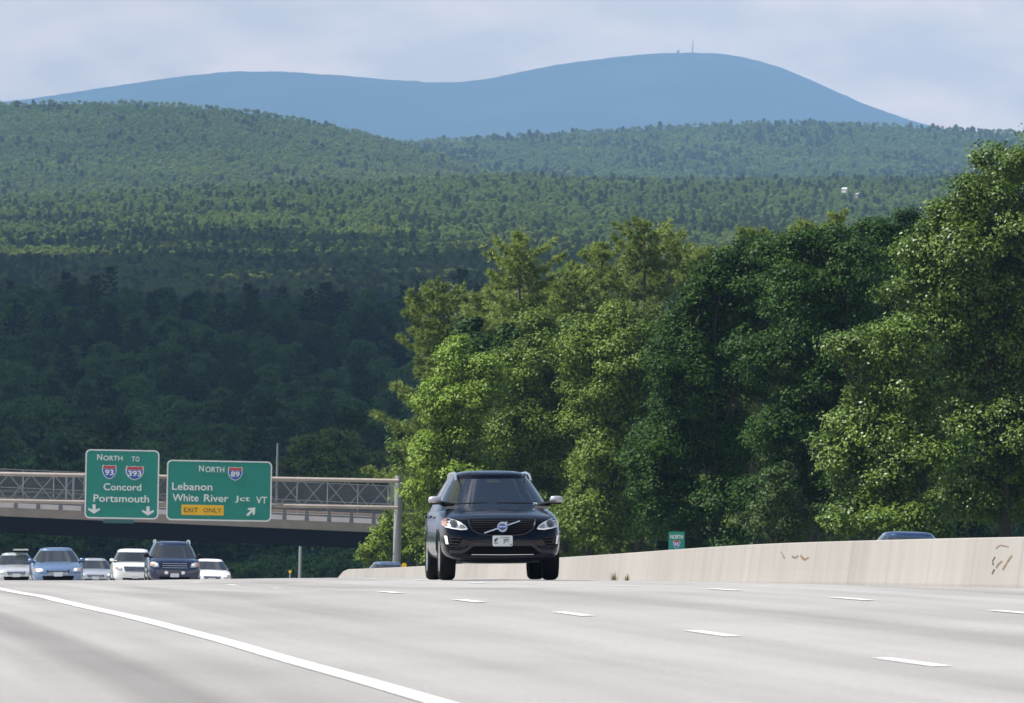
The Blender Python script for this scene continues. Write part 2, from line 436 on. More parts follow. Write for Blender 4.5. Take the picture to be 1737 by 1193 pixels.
# ------------------------------------------------------------------ lettering
def text_mesh(body, x0, x1, z0, z1, y, bold=0.012, depth=0.006):
    """letters as a thin solid whose bounding box is x0..x1, z0..z1, front face at y"""
    cu = bpy.data.curves.new("lettering", 'FONT'); cu.body = body; cu.extrude = 0.01; cu.offset = bold; cu.resolution_u = 3
    o = bpy.data.objects.new("lettering", cu); COL.objects.link(o)
    bpy.context.view_layer.update()
    me = bpy.data.meshes.new_from_object(o.evaluated_get(bpy.context.evaluated_depsgraph_get()))
    bpy.data.objects.remove(o); bpy.data.curves.remove(cu)
    vs = np.array([v.co[:] for v in me.vertices]); fs = [tuple(p.vertices) for p in me.polygons]
    bpy.data.meshes.remove(me)
    lo, hi = vs.min(0), vs.max(0)
    out = np.zeros_like(vs)
    out[:, 0] = x0 + (vs[:, 0] - lo[0]) / (hi[0] - lo[0]) * (x1 - x0)
    out[:, 2] = z0 + (vs[:, 1] - lo[1]) / (hi[1] - lo[1]) * (z1 - z0)
    out[:, 1] = np.where(vs[:, 2] > 0, y, y + depth)
    return out, fs
def rounded(x0, x1, z0, z1, r, n=5):
    pts = []
    for cx, cz, a in ((x1 - r, z0 + r, -90), (x1 - r, z1 - r, 0), (x0 + r, z1 - r, 90), (x0 + r, z0 + r, 180)):
        for k in range(n + 1):
            t = R(a + 90 * k / n); pts.append((cx + r * math.cos(t), cz + r * math.sin(t)))
    return pts
def shield(parent, x0, x1, z0, z1, num, y):
    """interstate shield: blue body, red crown, white rim and figures"""
    def outline(k):
        cx, cz = (x0 + x1) / 2, (z0 + z1) / 2; hw, hh = (x1 - x0) / 2 * k, (z1 - z0) / 2 * k
        right = [(0, -1.0), (.35, -.88), (.70, -.58), (.93, -.12), (1.0, .30), (.98, .62), (.86, .98), (.62, .88), (.35, .86), (0, .94)]
        pts = right + [(-a, b) for a, b in right[-2:0:-1]]
        return [(cx + a * hw, cz + b * hh) for a, b in pts]
    q = MB(); q.prism(outline(1.0), y - .004, y + .004); s = q.build("route_shield", M_WHITE, parent)
    zs = z0 + (z1 - z0) * .70
    def clip(pts, above):
        res = []
        for i in range(len(pts)):
            a, b = pts[i], pts[(i + 1) % len(pts)]
            ia, ib = (a[1] >= zs) == above, (b[1] >= zs) == above
            if ia: res.append(a)
            if ia != ib:
                t = (zs - a[1]) / (b[1] - a[1]); res.append((a[0] + t * (b[0] - a[0]), zs))
        return res
    inner = outline(.90)
    q = MB(); q.prism(clip(inner, False), y - .008, y - .003); q.build("shield_field", M_BLUE, s)
    q = MB(); q.prism([(a, b + .012) for a, b in clip(inner, True)], y - .008, y - .003); q.build("shield_crown", M_RED, s)
    w = x1 - x0; h = z1 - z0
    mg = .14 if len(num) > 2 else .20
    v, f = text_mesh(num, x0 + w * mg, x1 - w * mg, z0 + h * .26, z0 + h * .66, y - .014, bold=.025)
    q = MB(); q.add(v, f); q.build("route_number", M_WHITE, s)
def arrow(cx, cz, L, ang):
    base = [(-.10, 0.5), (-.10, -.05), (-.36, .12), (-.36, -.08), (0, -.5), (.36, -.08), (.36, .12), (.10, -.05), (.10, .5)]
    c, s = math.cos(ang), math.sin(ang)
    return [(cx + L * (a * c - b * s), cz + L * (a * s + b * c)) for a, b in base]

# ------------------------------------------------------------------ sign gantry
GY = 540.0
gz1, gz2 = 2.04, 0.52                         # chord heights
gx0, gx1 = 5.0, 35.45
gan = empty("sign_gantry", (gx1, GY, road_z(gx1, GY)), "weathered steel truss gantry carrying the green highway signs over the road", "sign gantry")
def rel(q, root):
    o = Vector(root.location); q.v = [tuple(Vector(p) - o) for p in q.v]; return q
q = MB(); q.tube((gx1, GY + .4, road_z(gx1, GY) - .3), (gx1 + .05, GY + .4, 2.35), .24, .22, 18); rel(q, gan).build("post", M_STEEL, gan)
q = MB(); q.tube((gx0, GY + .4, road_z(gx0, GY) - .3), (gx0, GY + .4, 2.35), .24, .22, 18); rel(q, gan).build("post", M_STEEL, gan)
for z in (gz1, gz2):
    for dy in (0, .85):
        q = MB(); q.tube((gx0, GY + dy, z), (gx1, GY + dy, z), .12 if dy == 0 else .09, None, 12)
        rel(q, gan).build("chord", M_WEATH, gan)
q = MB(); B = 2.58; n = int((gx1 - gx0) / B)
for k in range(n):
    xa = gx1 - .3 - k * B; xb = xa - B
    for dy in (0, .85):
        xm = (xa + xb) / 2
        q.tube((xa, GY + dy, gz2 if dy == 0 else gz1), (xm, GY + dy, gz1 if dy == 0 else gz2), .034, None, 6, False)
        q.tube((xm, GY + dy, gz1 if dy == 0 else gz2), (xb, GY + dy, gz2 if dy == 0 else gz1), .034, None, 6, False)
    q.tube((xa, GY, gz1), (xa, GY + .85, gz1), .03, None, 6, False)
    q.tube((xa, GY, gz2), (xa, GY + .85, gz2), .03, None, 6, False)
rel(q, gan).build("diagonal_bracing", M_STEEL, gan)
for x in (16.5, 16.9, 9.0, 35.1):
    for dy, w_ in ((0, .10), (.85, .08)):
        q = MB(); q.box((x, GY + dy, (gz1 + gz2) / 2), (w_, w_, gz1 - gz2 - .1)); rel(q, gan).build("splice_upright", M_STEEL, gan)

def big_sign(name, x0, x1, z0, z1, label):
    root = empty(name, (x0, GY - .35, z0), label, "road sign", "overhead highway signs on the gantry")
    q = MB(); q.prism(rounded(0, x1 - x0, 0, z1 - z0, .28), 0, .05); q.build("sign_panel", M_GREEN, root)
    o = rounded(.0, x1 - x0, .0, z1 - z0, .28); i = rounded(.075, x1 - x0 - .075, .075, z1 - z0 - .075, .22)
    q = MB(); n = len(o)
    vs = [(a, -.006, b) for a, b in o] + [(a, -.006, b) for a, b in i] + [(a, .002, b) for a, b in o] + [(a, .002, b) for a, b in i]
    q.add(vs, [(k, (k + 1) % n, n + (k + 1) % n, n + k) for k in range(n)] + [(2 * n + k, k, (k + 1) % n + 0, 2 * n + (k + 1) % n)[::-1] for k in range(n)] + [(n + k, 3 * n + k, 3 * n + (k + 1) % n, n + (k + 1) % n)[::-1] for k in range(n)])
    q.build("sign_border", M_WHITE, root)
    for x in (.8, (x1 - x0) - .8):
        q = MB(); q.box((x, .13, (z1 - z0) / 2 + .1), (.10, .14, z1 - z0 - .6)); q.build("mounting_beam", M_STEEL, root)
    return root
K = GY / FPX / 4.963
def lay(root, ox, oz, items):
    for body, a, b, t, bt in items:
        q = MB(); q.add(*text_mesh(body, (a - ox) * K, (b - ox) * K, (oz - bt) * K, (oz - t) * K, -.012))
        q.build("lettering", M_WHITE, root)
s1 = big_sign("overhead_sign", 17.55, 21.76, -.40, 3.54, "tall green sign with two route shields, reading Concord Portsmouth, with two down arrows")
ox, oz = 67, 640
lay(s1, ox, oz, [("N", 165, 207, 98, 148), ("ORTH", 217, 378, 110, 152), ("T", 455, 484, 114, 156), ("O", 488, 520, 114, 156), ("Concord", 222, 540, 342, 402), ("Portsmouth", 140, 608, 438, 500)])
shield(s1, (208 - ox) * K, (330 - ox) * K, (oz - 308) * K, (oz - 185) * K, "93", -.008)
shield(s1, (405 - ox) * K, (560 - ox) * K, (oz - 312) * K, (oz - 190) * K, "393", -.008)
for cx, cz in ((146, 562), (600, 570)):
    q = MB(); q.prism([(a, b) for a, b in arrow((cx - ox) * K, (oz - cz) * K, .53, 0)], -.012, -.004); q.v = [((x - (cx - ox) * K) * 1.75 + (cx - ox) * K, y, z) for x, y, z in q.v]
    q.build("arrow", M_WHITE, s1)
q = MB(); q.box((1.95, .02, -.14), (1.75, .05, .22)); q.build("lower_panel", mat("dull_green_panel", (0.03, 0.11, 0.10), .6, var=.3), s1)
s2 = big_sign("overhead_sign", 22.2, 28.2, -.42, 3.02, "wide green sign reading Lebanon White River Jct VT with yellow exit only panel")
ox, oz = 752, 662
lay(s2, ox, oz, [("N", 1022, 1062, 198, 248), ("ORTH", 1076, 1235, 207, 254), ("Lebanon", 798, 1137, 345, 408), ("White", 803, 1022, 440, 502), ("River", 1068, 1275, 440, 502), ("Jct", 1328, 1456, 448, 506), ("VT", 1508, 1600, 452, 510)])
shield(s2, (1265 - ox) * K, (1390 - ox) * K, (oz - 320) * K, (oz - 203) * K, "89", -.008)
q = MB(); q.prism(rounded((880 - ox) * K, (1236 - ox) * K, (oz - 616) * K, (oz - 530) * K, .03), -.008, -.002); yp = q.build("exit_only_panel", M_YELLOW, s2)
for b_, a, b in (("EXIT", 900, 1020), ("ONLY", 1064, 1216)):
    q = MB(); q.add(*text_mesh(b_, (a - ox) * K, (b - ox) * K, (oz - 592) * K, (oz - 554) * K, -.014, bold=.0)); q.build("lettering", M_BLACK, yp)
q = MB(); q.prism(arrow((1468 - ox) * K, (oz - 578) * K, .66, R(135)), -.012, -.004); q.build("arrow", M_WHITE, s2)

# small roadside sign beyond the barrier
ss = empty("roadside_sign", (28.6, 300, road_z(28.6, 300)), "small green route sign with a shield on a post behind the concrete barrier", "road sign")
zt = -0.32 - road_z(28.6, 300); k = 300 / FPX
q = MB(); q.prism(rounded(-13.5 * k, 13.5 * k, zt - 47 * k, zt, .04), 0, .03); q.build("sign_panel", M_GREEN, ss)
for b_, xa, za, zb_ in (("NORTH", 10.7, 12.5, 5.5), ("TO", 4, 38, 31)):
    q = MB(); q.add(*text_mesh(b_, -xa * k, xa * k, zt - za * k, zt - zb_ * k, -.008)); q.build("lettering", M_WHITE, ss)
shield(ss, -6 * k, 6 * k, zt - 28 * k, zt - 15 * k, "93", -.004)
q = MB(); q.box((0, .06, (zt - .1) / 2), (.07, .05, zt - .1)); q.build("post", M_STEEL, ss)

# ------------------------------------------------------------------ overpass
OY = 750.0; OX0, OX1 = -10.0, 62.0
def oz_(x): return -0.50 - 0.0262 * (x - 17.7)     # top of the girder
over = empty("overpass", (30, OY, -7.5), "dark steel girder overpass with pale deck edge crossing behind the signs", "bridge")
def beam(name, m, z0, z1, y0, y1, x0=OX0, x1=OX1, parent=over):
    q = MB(); vs = []
    for y in (y0, y1):
        vs += [(x0, y, oz_(x0) + z0), (x1, y, oz_(x1) + z0), (x1, y, oz_(x1) + z1), (x0, y, oz_(x0) + z1)]
    q.add(vs, [(0, 1, 2, 3), (7, 6, 5, 4), (0, 4, 5, 1), (1, 5, 6, 2), (2, 6, 7, 3), (3, 7, 4, 0)])
    return rel(q, over).build(name, m, parent)
beam("deck_slab", M_BRCONC, .002, .42, OY, OY + 12.0)
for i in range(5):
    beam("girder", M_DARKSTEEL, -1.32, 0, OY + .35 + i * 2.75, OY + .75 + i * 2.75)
beam("curb", M_BRCONC, .42, .70, OY + .06, OY + .45)
beam("parapet", M_PARAPET, .42, 1.30, OY + 11.5, OY + 11.9)
beam("railing_bar", M_RAIL, 1.08, 1.20, OY + .12, OY + .24)
beam("railing_bar", M_RAIL, 1.55, 1.68, OY + .12, OY + .24)
beam("railing_bar", M_RAIL, 1.92, 2.12, OY + .10, OY + .26)
x = OX0 + .55
while x < OX1:
    b = oz_(x)
    q = MB(); q.add([(x - .17, OY + .05, b + .70), (x + .17, OY + .05, b + .70), (x + .17, OY + .35, b + .70), (x - .17, OY + .35, b + .70),
                     (x - .08, OY + .16, b + 2.05), (x + .08, OY + .16, b + 2.05), (x + .08, OY + .35, b + 2.05), (x - .08, OY + .35, b + 2.05)],
                    [(3, 2, 1, 0), (4, 5, 6, 7), (0, 1, 5, 4), (1, 2, 6, 5), (2, 3, 7, 6), (3, 0, 4, 7)])
    rel(q, over).build("railing_post", M_RAIL, over); x += 1.775
def mesh_fence_mat():
    m = bpy.data.materials.new("chain_link"); m.use_nodes = True
    nt = m.node_tree; N, L = nt.nodes, nt.links; b = N['Principled BSDF']
    b.inputs['Base Color'].default_value = (0.10, 0.11, 0.12, 1); b.inputs['Roughness'].default_value = .5; b.inputs['Metallic'].default_value = .3
    t = N.new('ShaderNodeTexCoord'); mp = N.new('ShaderNodeMapping'); mp.inputs['Rotation'].default_value = (0, R(45), 0)
    sx = N.new('ShaderNodeSeparateXYZ'); L.new(t.outputs['Object'], mp.inputs[0]); L.new(mp.outputs[0], sx.inputs[0])
    ms = []
    for ax in ('X', 'Z'):
        p = N.new('ShaderNodeMath'); p.operation = 'PINGPONG'; p.inputs[1].default_value = .03; L.new(sx.outputs[ax], p.inputs[0])
        c = N.new('ShaderNodeMath'); c.operation = 'LESS_THAN'; c.inputs[1].default_value = .010; L.new(p.outputs[0], c.inputs[0]); ms.append(c)
    mx = N.new('ShaderNodeMath'); mx.operation = 'MAXIMUM'; L.new(ms[0].outputs[0], mx.inputs[0]); L.new(ms[1].outputs[0], mx.inputs[1])
    L.new(mx.outputs[0], b.inputs['Alpha'])
    return m
fen = beam("mesh_screen", mesh_fence_mat(), 1.30, 3.72, OY + 11.68, OY + 11.70)
x = OX0 + .4
while x < OX1:
    q = MB(); q.tube((x, OY + 11.62, oz_(x) + 1.3), (x, OY + 11.62, oz_(x) + 3.8), .045, None, 6); rel(q, over).build("screen_post", M_STEEL, over); x += 2.45
for z in (2.3, 3.76):
    beam("screen_rail", M_STEEL, z, z + .06, OY + 11.58, OY + 11.64)
beam("traffic_rail", mat("tan_beam_rail", (0.34, .27, .21), .6, var=.2), 1.34, 1.52, OY + 11.40, OY + 11.47)
for x0, x1 in ((-12, -6), (56, 64)):
    q = MB(); q.box(((x0 + x1) / 2, OY + 6, -5.5), (x1 - x0, 12.4, 6.2)); rel(q, over).build("abutment", M_BRCONC, over)
# slender post under the span
px0 = at(509, 955, 735)
q = MB(); zb = road_z(px0.x, 735) - .2
q.tube((0, 0, 0), (0, 0, at(509, 927, 735).z - zb), .13, .11, 10)
o = q.build("steel_post", M_STEEL); o.location = (px0.x, 735, zb)
tag(o, "slender grey post standing in front of the shaded trees under the overpass", "post")
# light pole beyond the overpass
p = at(471, 752, OY + 11.7)
q = MB(); zb = oz_(p.x) + 1.30
q.tube((0, 0, 0), (0, 0, p.z - zb), .13, .07, 10)
o = q.build("utility_pole", mat("dull_pole", (.16, .17, .18), .6)); o.location = (p.x, OY + 11.7, zb)
tag(o, "thin grey pole standing on the overpass parapet, right of the wide green sign", "pole")

def delineator(px, py, Y, size, label):
    p = at(px, py, Y)
    zb = (road_z(BX, Y) + .855) if abs(p.x - BX) < 1.2 and Y < 336 else road_z(p.x, Y)
    r = empty("delineator", (p.x, Y, zb), label, "reflector post", "yellow reflectors along the median")
    q = MB(); q.tube((0, 0, 0), (0, 0, p.z - zb), .025, None, 8); q.build("post", M_STEEL, r)
    q = MB(); q.prism(rounded(-size / 2, size / 2, p.z - zb - size / 2, p.z - zb + size * .55, size * .35), -.05, -.02); q.build("reflector", M_YREFL, r)
delineator(685.5, 959.5, 311, .15, "bright yellow reflector on the barrier top left of the black vehicle")
delineator(492, 970, 372, .11, "dim yellow reflector standing left of the barrier end under the overpass")

# ------------------------------------------------------------------ weeds at the barrier foot
M_WEED = leaf_mat("weed_leaf", (.12, .13, .06), (.25, .25, .12), 8)
for px, lab, h in ((1045, "taller dry green weed growing at the foot of the concrete barrier", .19), (1067, "shorter dry green weed growing at the foot of the concrete barrier", .15)):
    d = _f + (px - PW / 2) / FPX * _r - (972 - PH / 2) / FPX * _u
    y = d.y * (BX - .36) / d.x
    zb = road_z(BX, y)
    s_ = 0.0
    V, F = [], []
    rr = np.random.default_rng(int(px))
    for k in range(46):
        a = rr.uniform(0, 2 * math.pi); l = h * rr.uniform(.3, 1.0) * 2.6; t = rr.uniform(.02, .45)
        tip = Vector((math.cos(a) * math.sin(t) * l, math.sin(a) * math.sin(t) * l, math.cos(t) * l)); n = tip.cross(Vector((0, 0, 1))).normalized() * .012
        b = len(V); m_ = tip * .55
        V += [(0, 0, 0), tuple(m_ + n), tuple(tip), tuple(m_ - n)]; F.append((b, b + 1, b + 2, b + 3))
    o = mesh_obj("weed", np_mesh("weed", V, F, M_WEED)); o.location = (BX - .40, y, zb)
    tag(o, lab, "weed", "weeds at the foot of the barrier")

# ------------------------------------------------------------------ foliage builders (numpy)
def unit(a):
    return a / np.maximum(np.linalg.norm(a, axis=1, keepdims=True), 1e-6)
def leaf_quads(P, Nn, L, Wd, rng, fold=.18):
    n = len(P)
    t = unit(np.cross(Nn, rng.normal(size=(n, 3)))); b = np.cross(Nn, t)
    l = L * rng.uniform(.7, 1.3, (n, 1)); w = Wd * rng.uniform(.7, 1.3, (n, 1))
    V = np.stack([P - t * l / 2, P + b * w / 2 - Nn * w * fold, P + t * l / 2, P - b * w / 2 - Nn * w * fold], 1).reshape(-1, 3)
    return V, np.arange(4 * n).reshape(n, 4)
def crown_points(lobes, per_m2, rng, clump=.75, per_clump=55, inner=.12, lift=.25):
    """leaf points gathered in clumps lying near the surface of the given lobes"""
    PP, NN = [], []
    lob = [(np.array(c, float), np.array(r, float)) for c, r in lobes]
    for ci, (c, r) in enumerate(lob):
        area = 4 * math.pi * ((r[0] * r[1]) ** 1.6 + (r[0] * r[2]) ** 1.6 + (r[1] * r[2]) ** 1.6) ** (1 / 1.6) / 3 ** (1 / 1.6)
        nc = max(6, int(area * per_m2 / per_clump))
        d = unit(rng.normal(size=(nc, 3))); d[:, 2] = np.where(d[:, 2] < -.5, -d[:, 2], d[:, 2])
        rad = 1 - np.abs(rng.normal(0, .16, (nc, 1))) + rng.uniform(0, .16, (nc, 1)) * (rng.random((nc, 1)) < .35)
        rad = np.where(rng.random((nc, 1)) < inner, rng.uniform(.3, .8, (nc, 1)), rad)
        cc = c + d * r * rad
        keep = np.ones(nc, bool)
        for cj, (c2, r2) in enumerate(lob):
            if cj != ci:
                keep &= (((cc - c2) / (r2 * .72)) ** 2).sum(1) > 1
        cc, d = cc[keep], d[keep]
        m = len(cc)
        if m == 0: continue
        cr = clump * rng.uniform(.55, 1.35, (m, 1, 1))
        o = rng.normal(size=(m, per_clump, 3)); o /= np.linalg.norm(o, axis=2, keepdims=True)
        o *= rng.random((m, per_clump, 1)) ** .45
        off = o * cr * np.array([1, 1, .62])
        P = cc[:, None, :] + off
        Nn = .9 * o + .7 * d[:, None, :] + np.array([0, 0, .75]) + rng.normal(0, .55, (m, per_clump, 3))
        PP.append(P.reshape(-1, 3)); NN.append(Nn.reshape(-1, 3))
    return np.concatenate(PP), unit(np.concatenate(NN))

M_LEAF_MID = leaf_mat("leaf_mid_green", (.012, .034, .003), (.128, .195, .024), .45, spec=.18)
M_LEAF_LIGHT = leaf_mat("leaf_light_green", (.026, .066, .005), (.160, .245, .028), .5, spec=.18, bias=.55)
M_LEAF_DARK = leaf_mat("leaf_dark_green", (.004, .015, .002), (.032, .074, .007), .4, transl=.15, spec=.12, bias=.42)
M_LEAF_OAK = leaf_mat("leaf_glossy_oak", (.014, .038, .004), (.165, .255, .032), .5, transl=.15, rough=.42, spec=.32, bias=.5)
M_LEAF_BUSH = leaf_mat("leaf_bright_bush", (.05, .10, .008), (.16, .23, .02), .7, bias=.6)
M_LEAF_SHRUB = leaf_mat("leaf_dull_shrub", (.022, .05, .01), (.085, .135, .03), .8)
M_NEEDLE = leaf_mat("pine_needles", (.036, .068, .011), (.225, .290, .066), .40, transl=.3, bias=.55)
M_NEEDLE_D = leaf_mat("dark_needles", (.008, .022, .006), (.03, .05, .014), .45, transl=.2, bias=.45)
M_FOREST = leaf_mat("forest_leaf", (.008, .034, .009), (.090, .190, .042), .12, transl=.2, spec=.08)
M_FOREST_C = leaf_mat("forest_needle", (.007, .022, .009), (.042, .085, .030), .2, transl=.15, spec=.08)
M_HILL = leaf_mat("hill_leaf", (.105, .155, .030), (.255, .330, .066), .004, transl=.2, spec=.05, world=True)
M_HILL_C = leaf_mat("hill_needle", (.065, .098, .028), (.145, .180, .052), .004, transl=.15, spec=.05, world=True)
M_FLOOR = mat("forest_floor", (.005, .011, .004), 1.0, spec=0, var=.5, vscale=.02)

def trunk_mesh(base, tops, r, m, name="trunk"):
    """tapered trunk from base dividing into limbs towards the given points"""
    q = MB(); base = Vector(base)
    hi = max(t[2] for t in tops); fork = base + (Vector((np.mean([t[0] for t in tops]), np.mean([t[1] for t in tops]), 0)) - Vector((base.x, base.y, 0))) * .4
    fork.z = base.z + (hi - base.z) * .38
    q.path([base, base.lerp(fork, .5) + Vector((r * .4, 0, 0)), fork], [r * 1.1, r * .8, r * .6], 10)
    for t in tops:
        t = Vector(t); st = base.lerp(fork, min(1, max(.45, (t.z - base.z) / (hi - base.z) + .1)))
        m1 = st.lerp(t, .5) + Vector((random.uniform(-.3, .3), random.uniform(-.3, .3), .35))
        q.path([st, m1, t], [r * .32, r * .18, r * .06], 7)
        for _ in range(2):
            e = t + Vector((random.uniform(-1.2, 1.2), random.uniform(-1.2, 1.2), random.uniform(-.4, 1.0)))
            q.path([m1.lerp(t, .5), e], [r * .16, r * .05], 5)
    return q.mesh(name, m)

def broadleaf(name, label, cat, Y, lobes_px, leaf, base_px, per_m2=165, L=.17, Wd=.105, seed=1, group=None, clump=.7, depth=1.0, r=.24):
    """lobes_px: (x, y, rx, ry) seen in the photo at distance Y; each becomes an ellipsoid of leaf clumps"""
    rng = np.random.default_rng(seed); random.seed(seed)
    s = mpp(Y)
    bx = at(base_px, 940, Y).x; bz = ground_z(bx, Y) - .1
    root = empty(name, (bx, Y, bz), label, cat, group)
    O = np.array([bx, Y, bz]); lobes = []; subs = []
    for (x, y, rx, ry) in lobes_px:
        rx, ry = rx * 1.18, ry * 1.18
        c = np.array(at(x, y, Y)[:]); rd = (rx + ry) / 2 * s * depth
        c[1] += rng.uniform(-.8, .8) * rd
        lobes.append((c - O, (rx * s * .74, rd * .74, ry * s * .74)))
        for _ in range(7):
            d = rng.normal(size=3); d /= np.linalg.norm(d); d[2] = abs(d[2]) if rng.random() < .6 else d[2]
            e = rng.uniform(.24, .48)
            subs.append((c - O + d * np.array([rx * s, rd, ry * s]) * rng.uniform(.55, .95), (rx * s * e * 1.1, rd * e * 1.1, ry * s * e * .8)))
    # fill towards the back so that the crown has depth from any side
    for (c, rr) in lobes[:]:
        if rng.random() < .55:
            lobes.append((c + np.array([rng.uniform(-.5, .5), rr[1] * rng.uniform(1.0, 1.7), rng.uniform(-.6, .3)]), tuple(np.array(rr) * rng.uniform(.75, .95))))
    P, Nn = crown_points(lobes + subs, per_m2, rng, clump)
    k = P[:, 2] > .1
    V, F = leaf_quads(P[k], Nn[k], L, Wd, rng)
    mesh_obj("crown", np_mesh("crown", V, F, leaf), root)
    tops = [tuple(c) for c, rr in lobes[:len(lobes_px)]]
    mesh_obj("trunk", trunk_mesh((0, 0, 0), tops, r, M_BARK), root)
    return root

def pine_mesh(h, spread, rng, needle_len=.36, tufts=54, blades=16, low=.12, whorl=1.3, irregular=.5, droop=.05):
    """needle blades on flat plumes along whorled boughs; returns (V,F) and bough paths"""
    V, boughs = [], []
    z = h * low
    az0 = rng.uniform(0, 6.28)
    while z < h * .985:
        f = z / h
        base = spread * (1.04 - f) ** .52 * (.70 + .5 * min(1, f * 2.2)) if f < .95 else spread * .12
        nb = int(rng.integers(4, 7))
        az0 += rng.uniform(.3, 1.2)
        for k in range(nb):
            az = az0 + 2 * math.pi * k / nb + rng.normal(0, .2)
            l = base * rng.uniform(1 - irregular, 1.15)
            if l < .25: l = .25
            up = (.10 + .55 * f ** 2) * l
            d = np.array([math.cos(az), math.sin(az), 0.0]); side = np.array([-d[1], d[0], 0.0])
            zz = z + rng.uniform(-.25, .25)
            def pt(t): return np.array([0, 0, zz]) + d * l * t + np.array([0, 0, up * t ** 1.5 - droop * l * math.sin(math.pi * t)])
            boughs.append([pt(0), pt(.5), pt(1.0)])
            nt = max(4, int(tufts * l / spread * 1.5))
            t = rng.uniform(.28 if l > 1 else .05, 1.02, nt)
            wid = .34 * l * (1 - .5 * t) + .15
            C = np.array([pt(a) for a in t]) + side * (rng.uniform(-1, 1, nt) * wid)[:, None] + np.array([0, 0, 1]) * (rng.normal(.03, .06, nt))[:, None]
            dirs = unit(d + side * rng.normal(0, .55, (nt, 1)) + np.array([0, 0, 1]) * rng.normal(.35, .25, (nt, 1)))
            n = nt * blades
            C = np.repeat(C, blades, 0); D = unit(np.repeat(dirs, blades, 0) + rng.normal(0, .62, (n, 3)))
            ll = needle_len * rng.uniform(.7, 1.25, (n, 1)); wv = unit(np.cross(D, rng.normal(size=(n, 3)))) * needle_len * .12
            V.append(np.stack([C - wv, C + wv, C + D * ll], 1).reshape(-1, 3))
        z += whorl * rng.uniform(.7, 1.25) * (1.0 if f < .8 else .6)
    V = np.concatenate(V)
    return V, np.arange(len(V)).reshape(-1, 3), boughs

def pine(name, label, Y, x, ytop, spread_px, seed, needles=M_NEEDLE, group="tall pines behind the roadside trees", **kw):
    rng = np.random.default_rng(seed); random.seed(seed)
    top = at(x, ytop, Y); bz = ground_z(top.x, Y) - .1; h = top.z - bz; spread_px *= 1.5
    root = empty(name, (top.x, Y, bz), label, "pine tree", group)
    V, F, boughs = pine_mesh(h, spread_px * mpp(Y), rng, **kw)
    mesh_obj("crown", np_mesh("crown", V, F, needles), root)
    q = MB(); n = 8
    pts = [(math.sin(i * 1.3 + seed) * .08, math.cos(i * 1.7 + seed) * .08, h * i / n) for i in range(n)] + [(0, 0, h * .99)]
    q.path(pts, [max(.02, .30 * (1 - i / n) ** .9 + .02) for i in range(n + 1)], 9)
    for b in boughs:
        q.path([tuple(p) for p in b], [.045, .03, .008], 4)
    mesh_obj("trunk", q.mesh("trunk", M_BARKP), root)
    return root

# ------------------------------------------------------------------ hills
def curve(pts):
    xs = [p[0] for p in pts]; ys = [p[1] for p in pts]
    return lambda x: np.interp(x, xs, ys)
def smooth_curve(pts):
    f = curve(pts)
    return lambda x: sum(f(x + d) for d in (-60, -30, 0, 30, 60)) / 5
class Hill:
    """a slope rising from distance D0 (photo row y0) to a ridge at D1 (row y1), ground lowered by the tree height"""
    def __init__(s, D0, D1, y0, y1, tree_h): s.D0, s.D1, s.y0, s.y1, s.h = D0, D1, y0, y1, tree_h
    def pos(s, x, t):
        D = s.D0 + (s.D1 - s.D0) * t
        y = s.y0(x) + (s.y1(x) - s.y0(x)) * t
        p = at(x, float(y), D)
        return Vector((p.x, p.y, p.z - s.h * .85))
    def terrain(s, name, m, x0, x1, step=40, nt=24):
        q = MB(); P = []
        ts = [-.06] + [i / nt for i in range(nt + 1)]
        for t in ts:
            P.append([tuple(s.pos(x, t)) for x in np.arange(x0, x1 + 1, step)])
        last = [Vector(p) for p in P[-1]]
        for kk, dz in ((.10, .12), (.3, .6), (.6, 1.1)):
            P.append([tuple(Vector((p.x * (1 + kk * .3), p.y + (s.D1 - s.D0) * kk, p.z * (1 - dz) - 14 * dz))) for p in last])
        q.sheet(P)
        return structure(q.build(name, m))

# reusable crowns for the distant woods
def proto_crown(kind, rad, nleaf, L, seed):
    rng = np.random.default_rng(seed)
    if kind == 'broad':
        lobes = []
        for k in range(9):
            a = rng.uniform(0, 6.28); rr = rad * rng.uniform(.1, .62); z = rng.uniform(.0, 1.0) * rad
            rr *= 1.35 - .6 * z / rad
            lobes.append(((rr * math.cos(a), rr * math.sin(a), z + rad * .35), tuple(rad * rng.uniform(.34, .56) * np.array([1, 1, .82]))))
        area = sum(4 * math.pi * r[0] ** 2 for _, r in lobes)
        P, Nn = crown_points(lobes, nleaf / area * 1.25, rng, rad * .16, 12)
        V, F = leaf_quads(P, Nn, L, L * .7, rng)
        F = F
    else:
        V, F, _ = pine_mesh(rad * (3.6 if rad > 3.2 else 2.5), rad * .95, rng, needle_len=L * 1.5, tufts=int(nleaf / 330), blades=6, low=.08, whorl=rad * .28, irregular=.35)
        F = np.concatenate([F, F[:, 2:3]], 1) if False else F
    return V, F

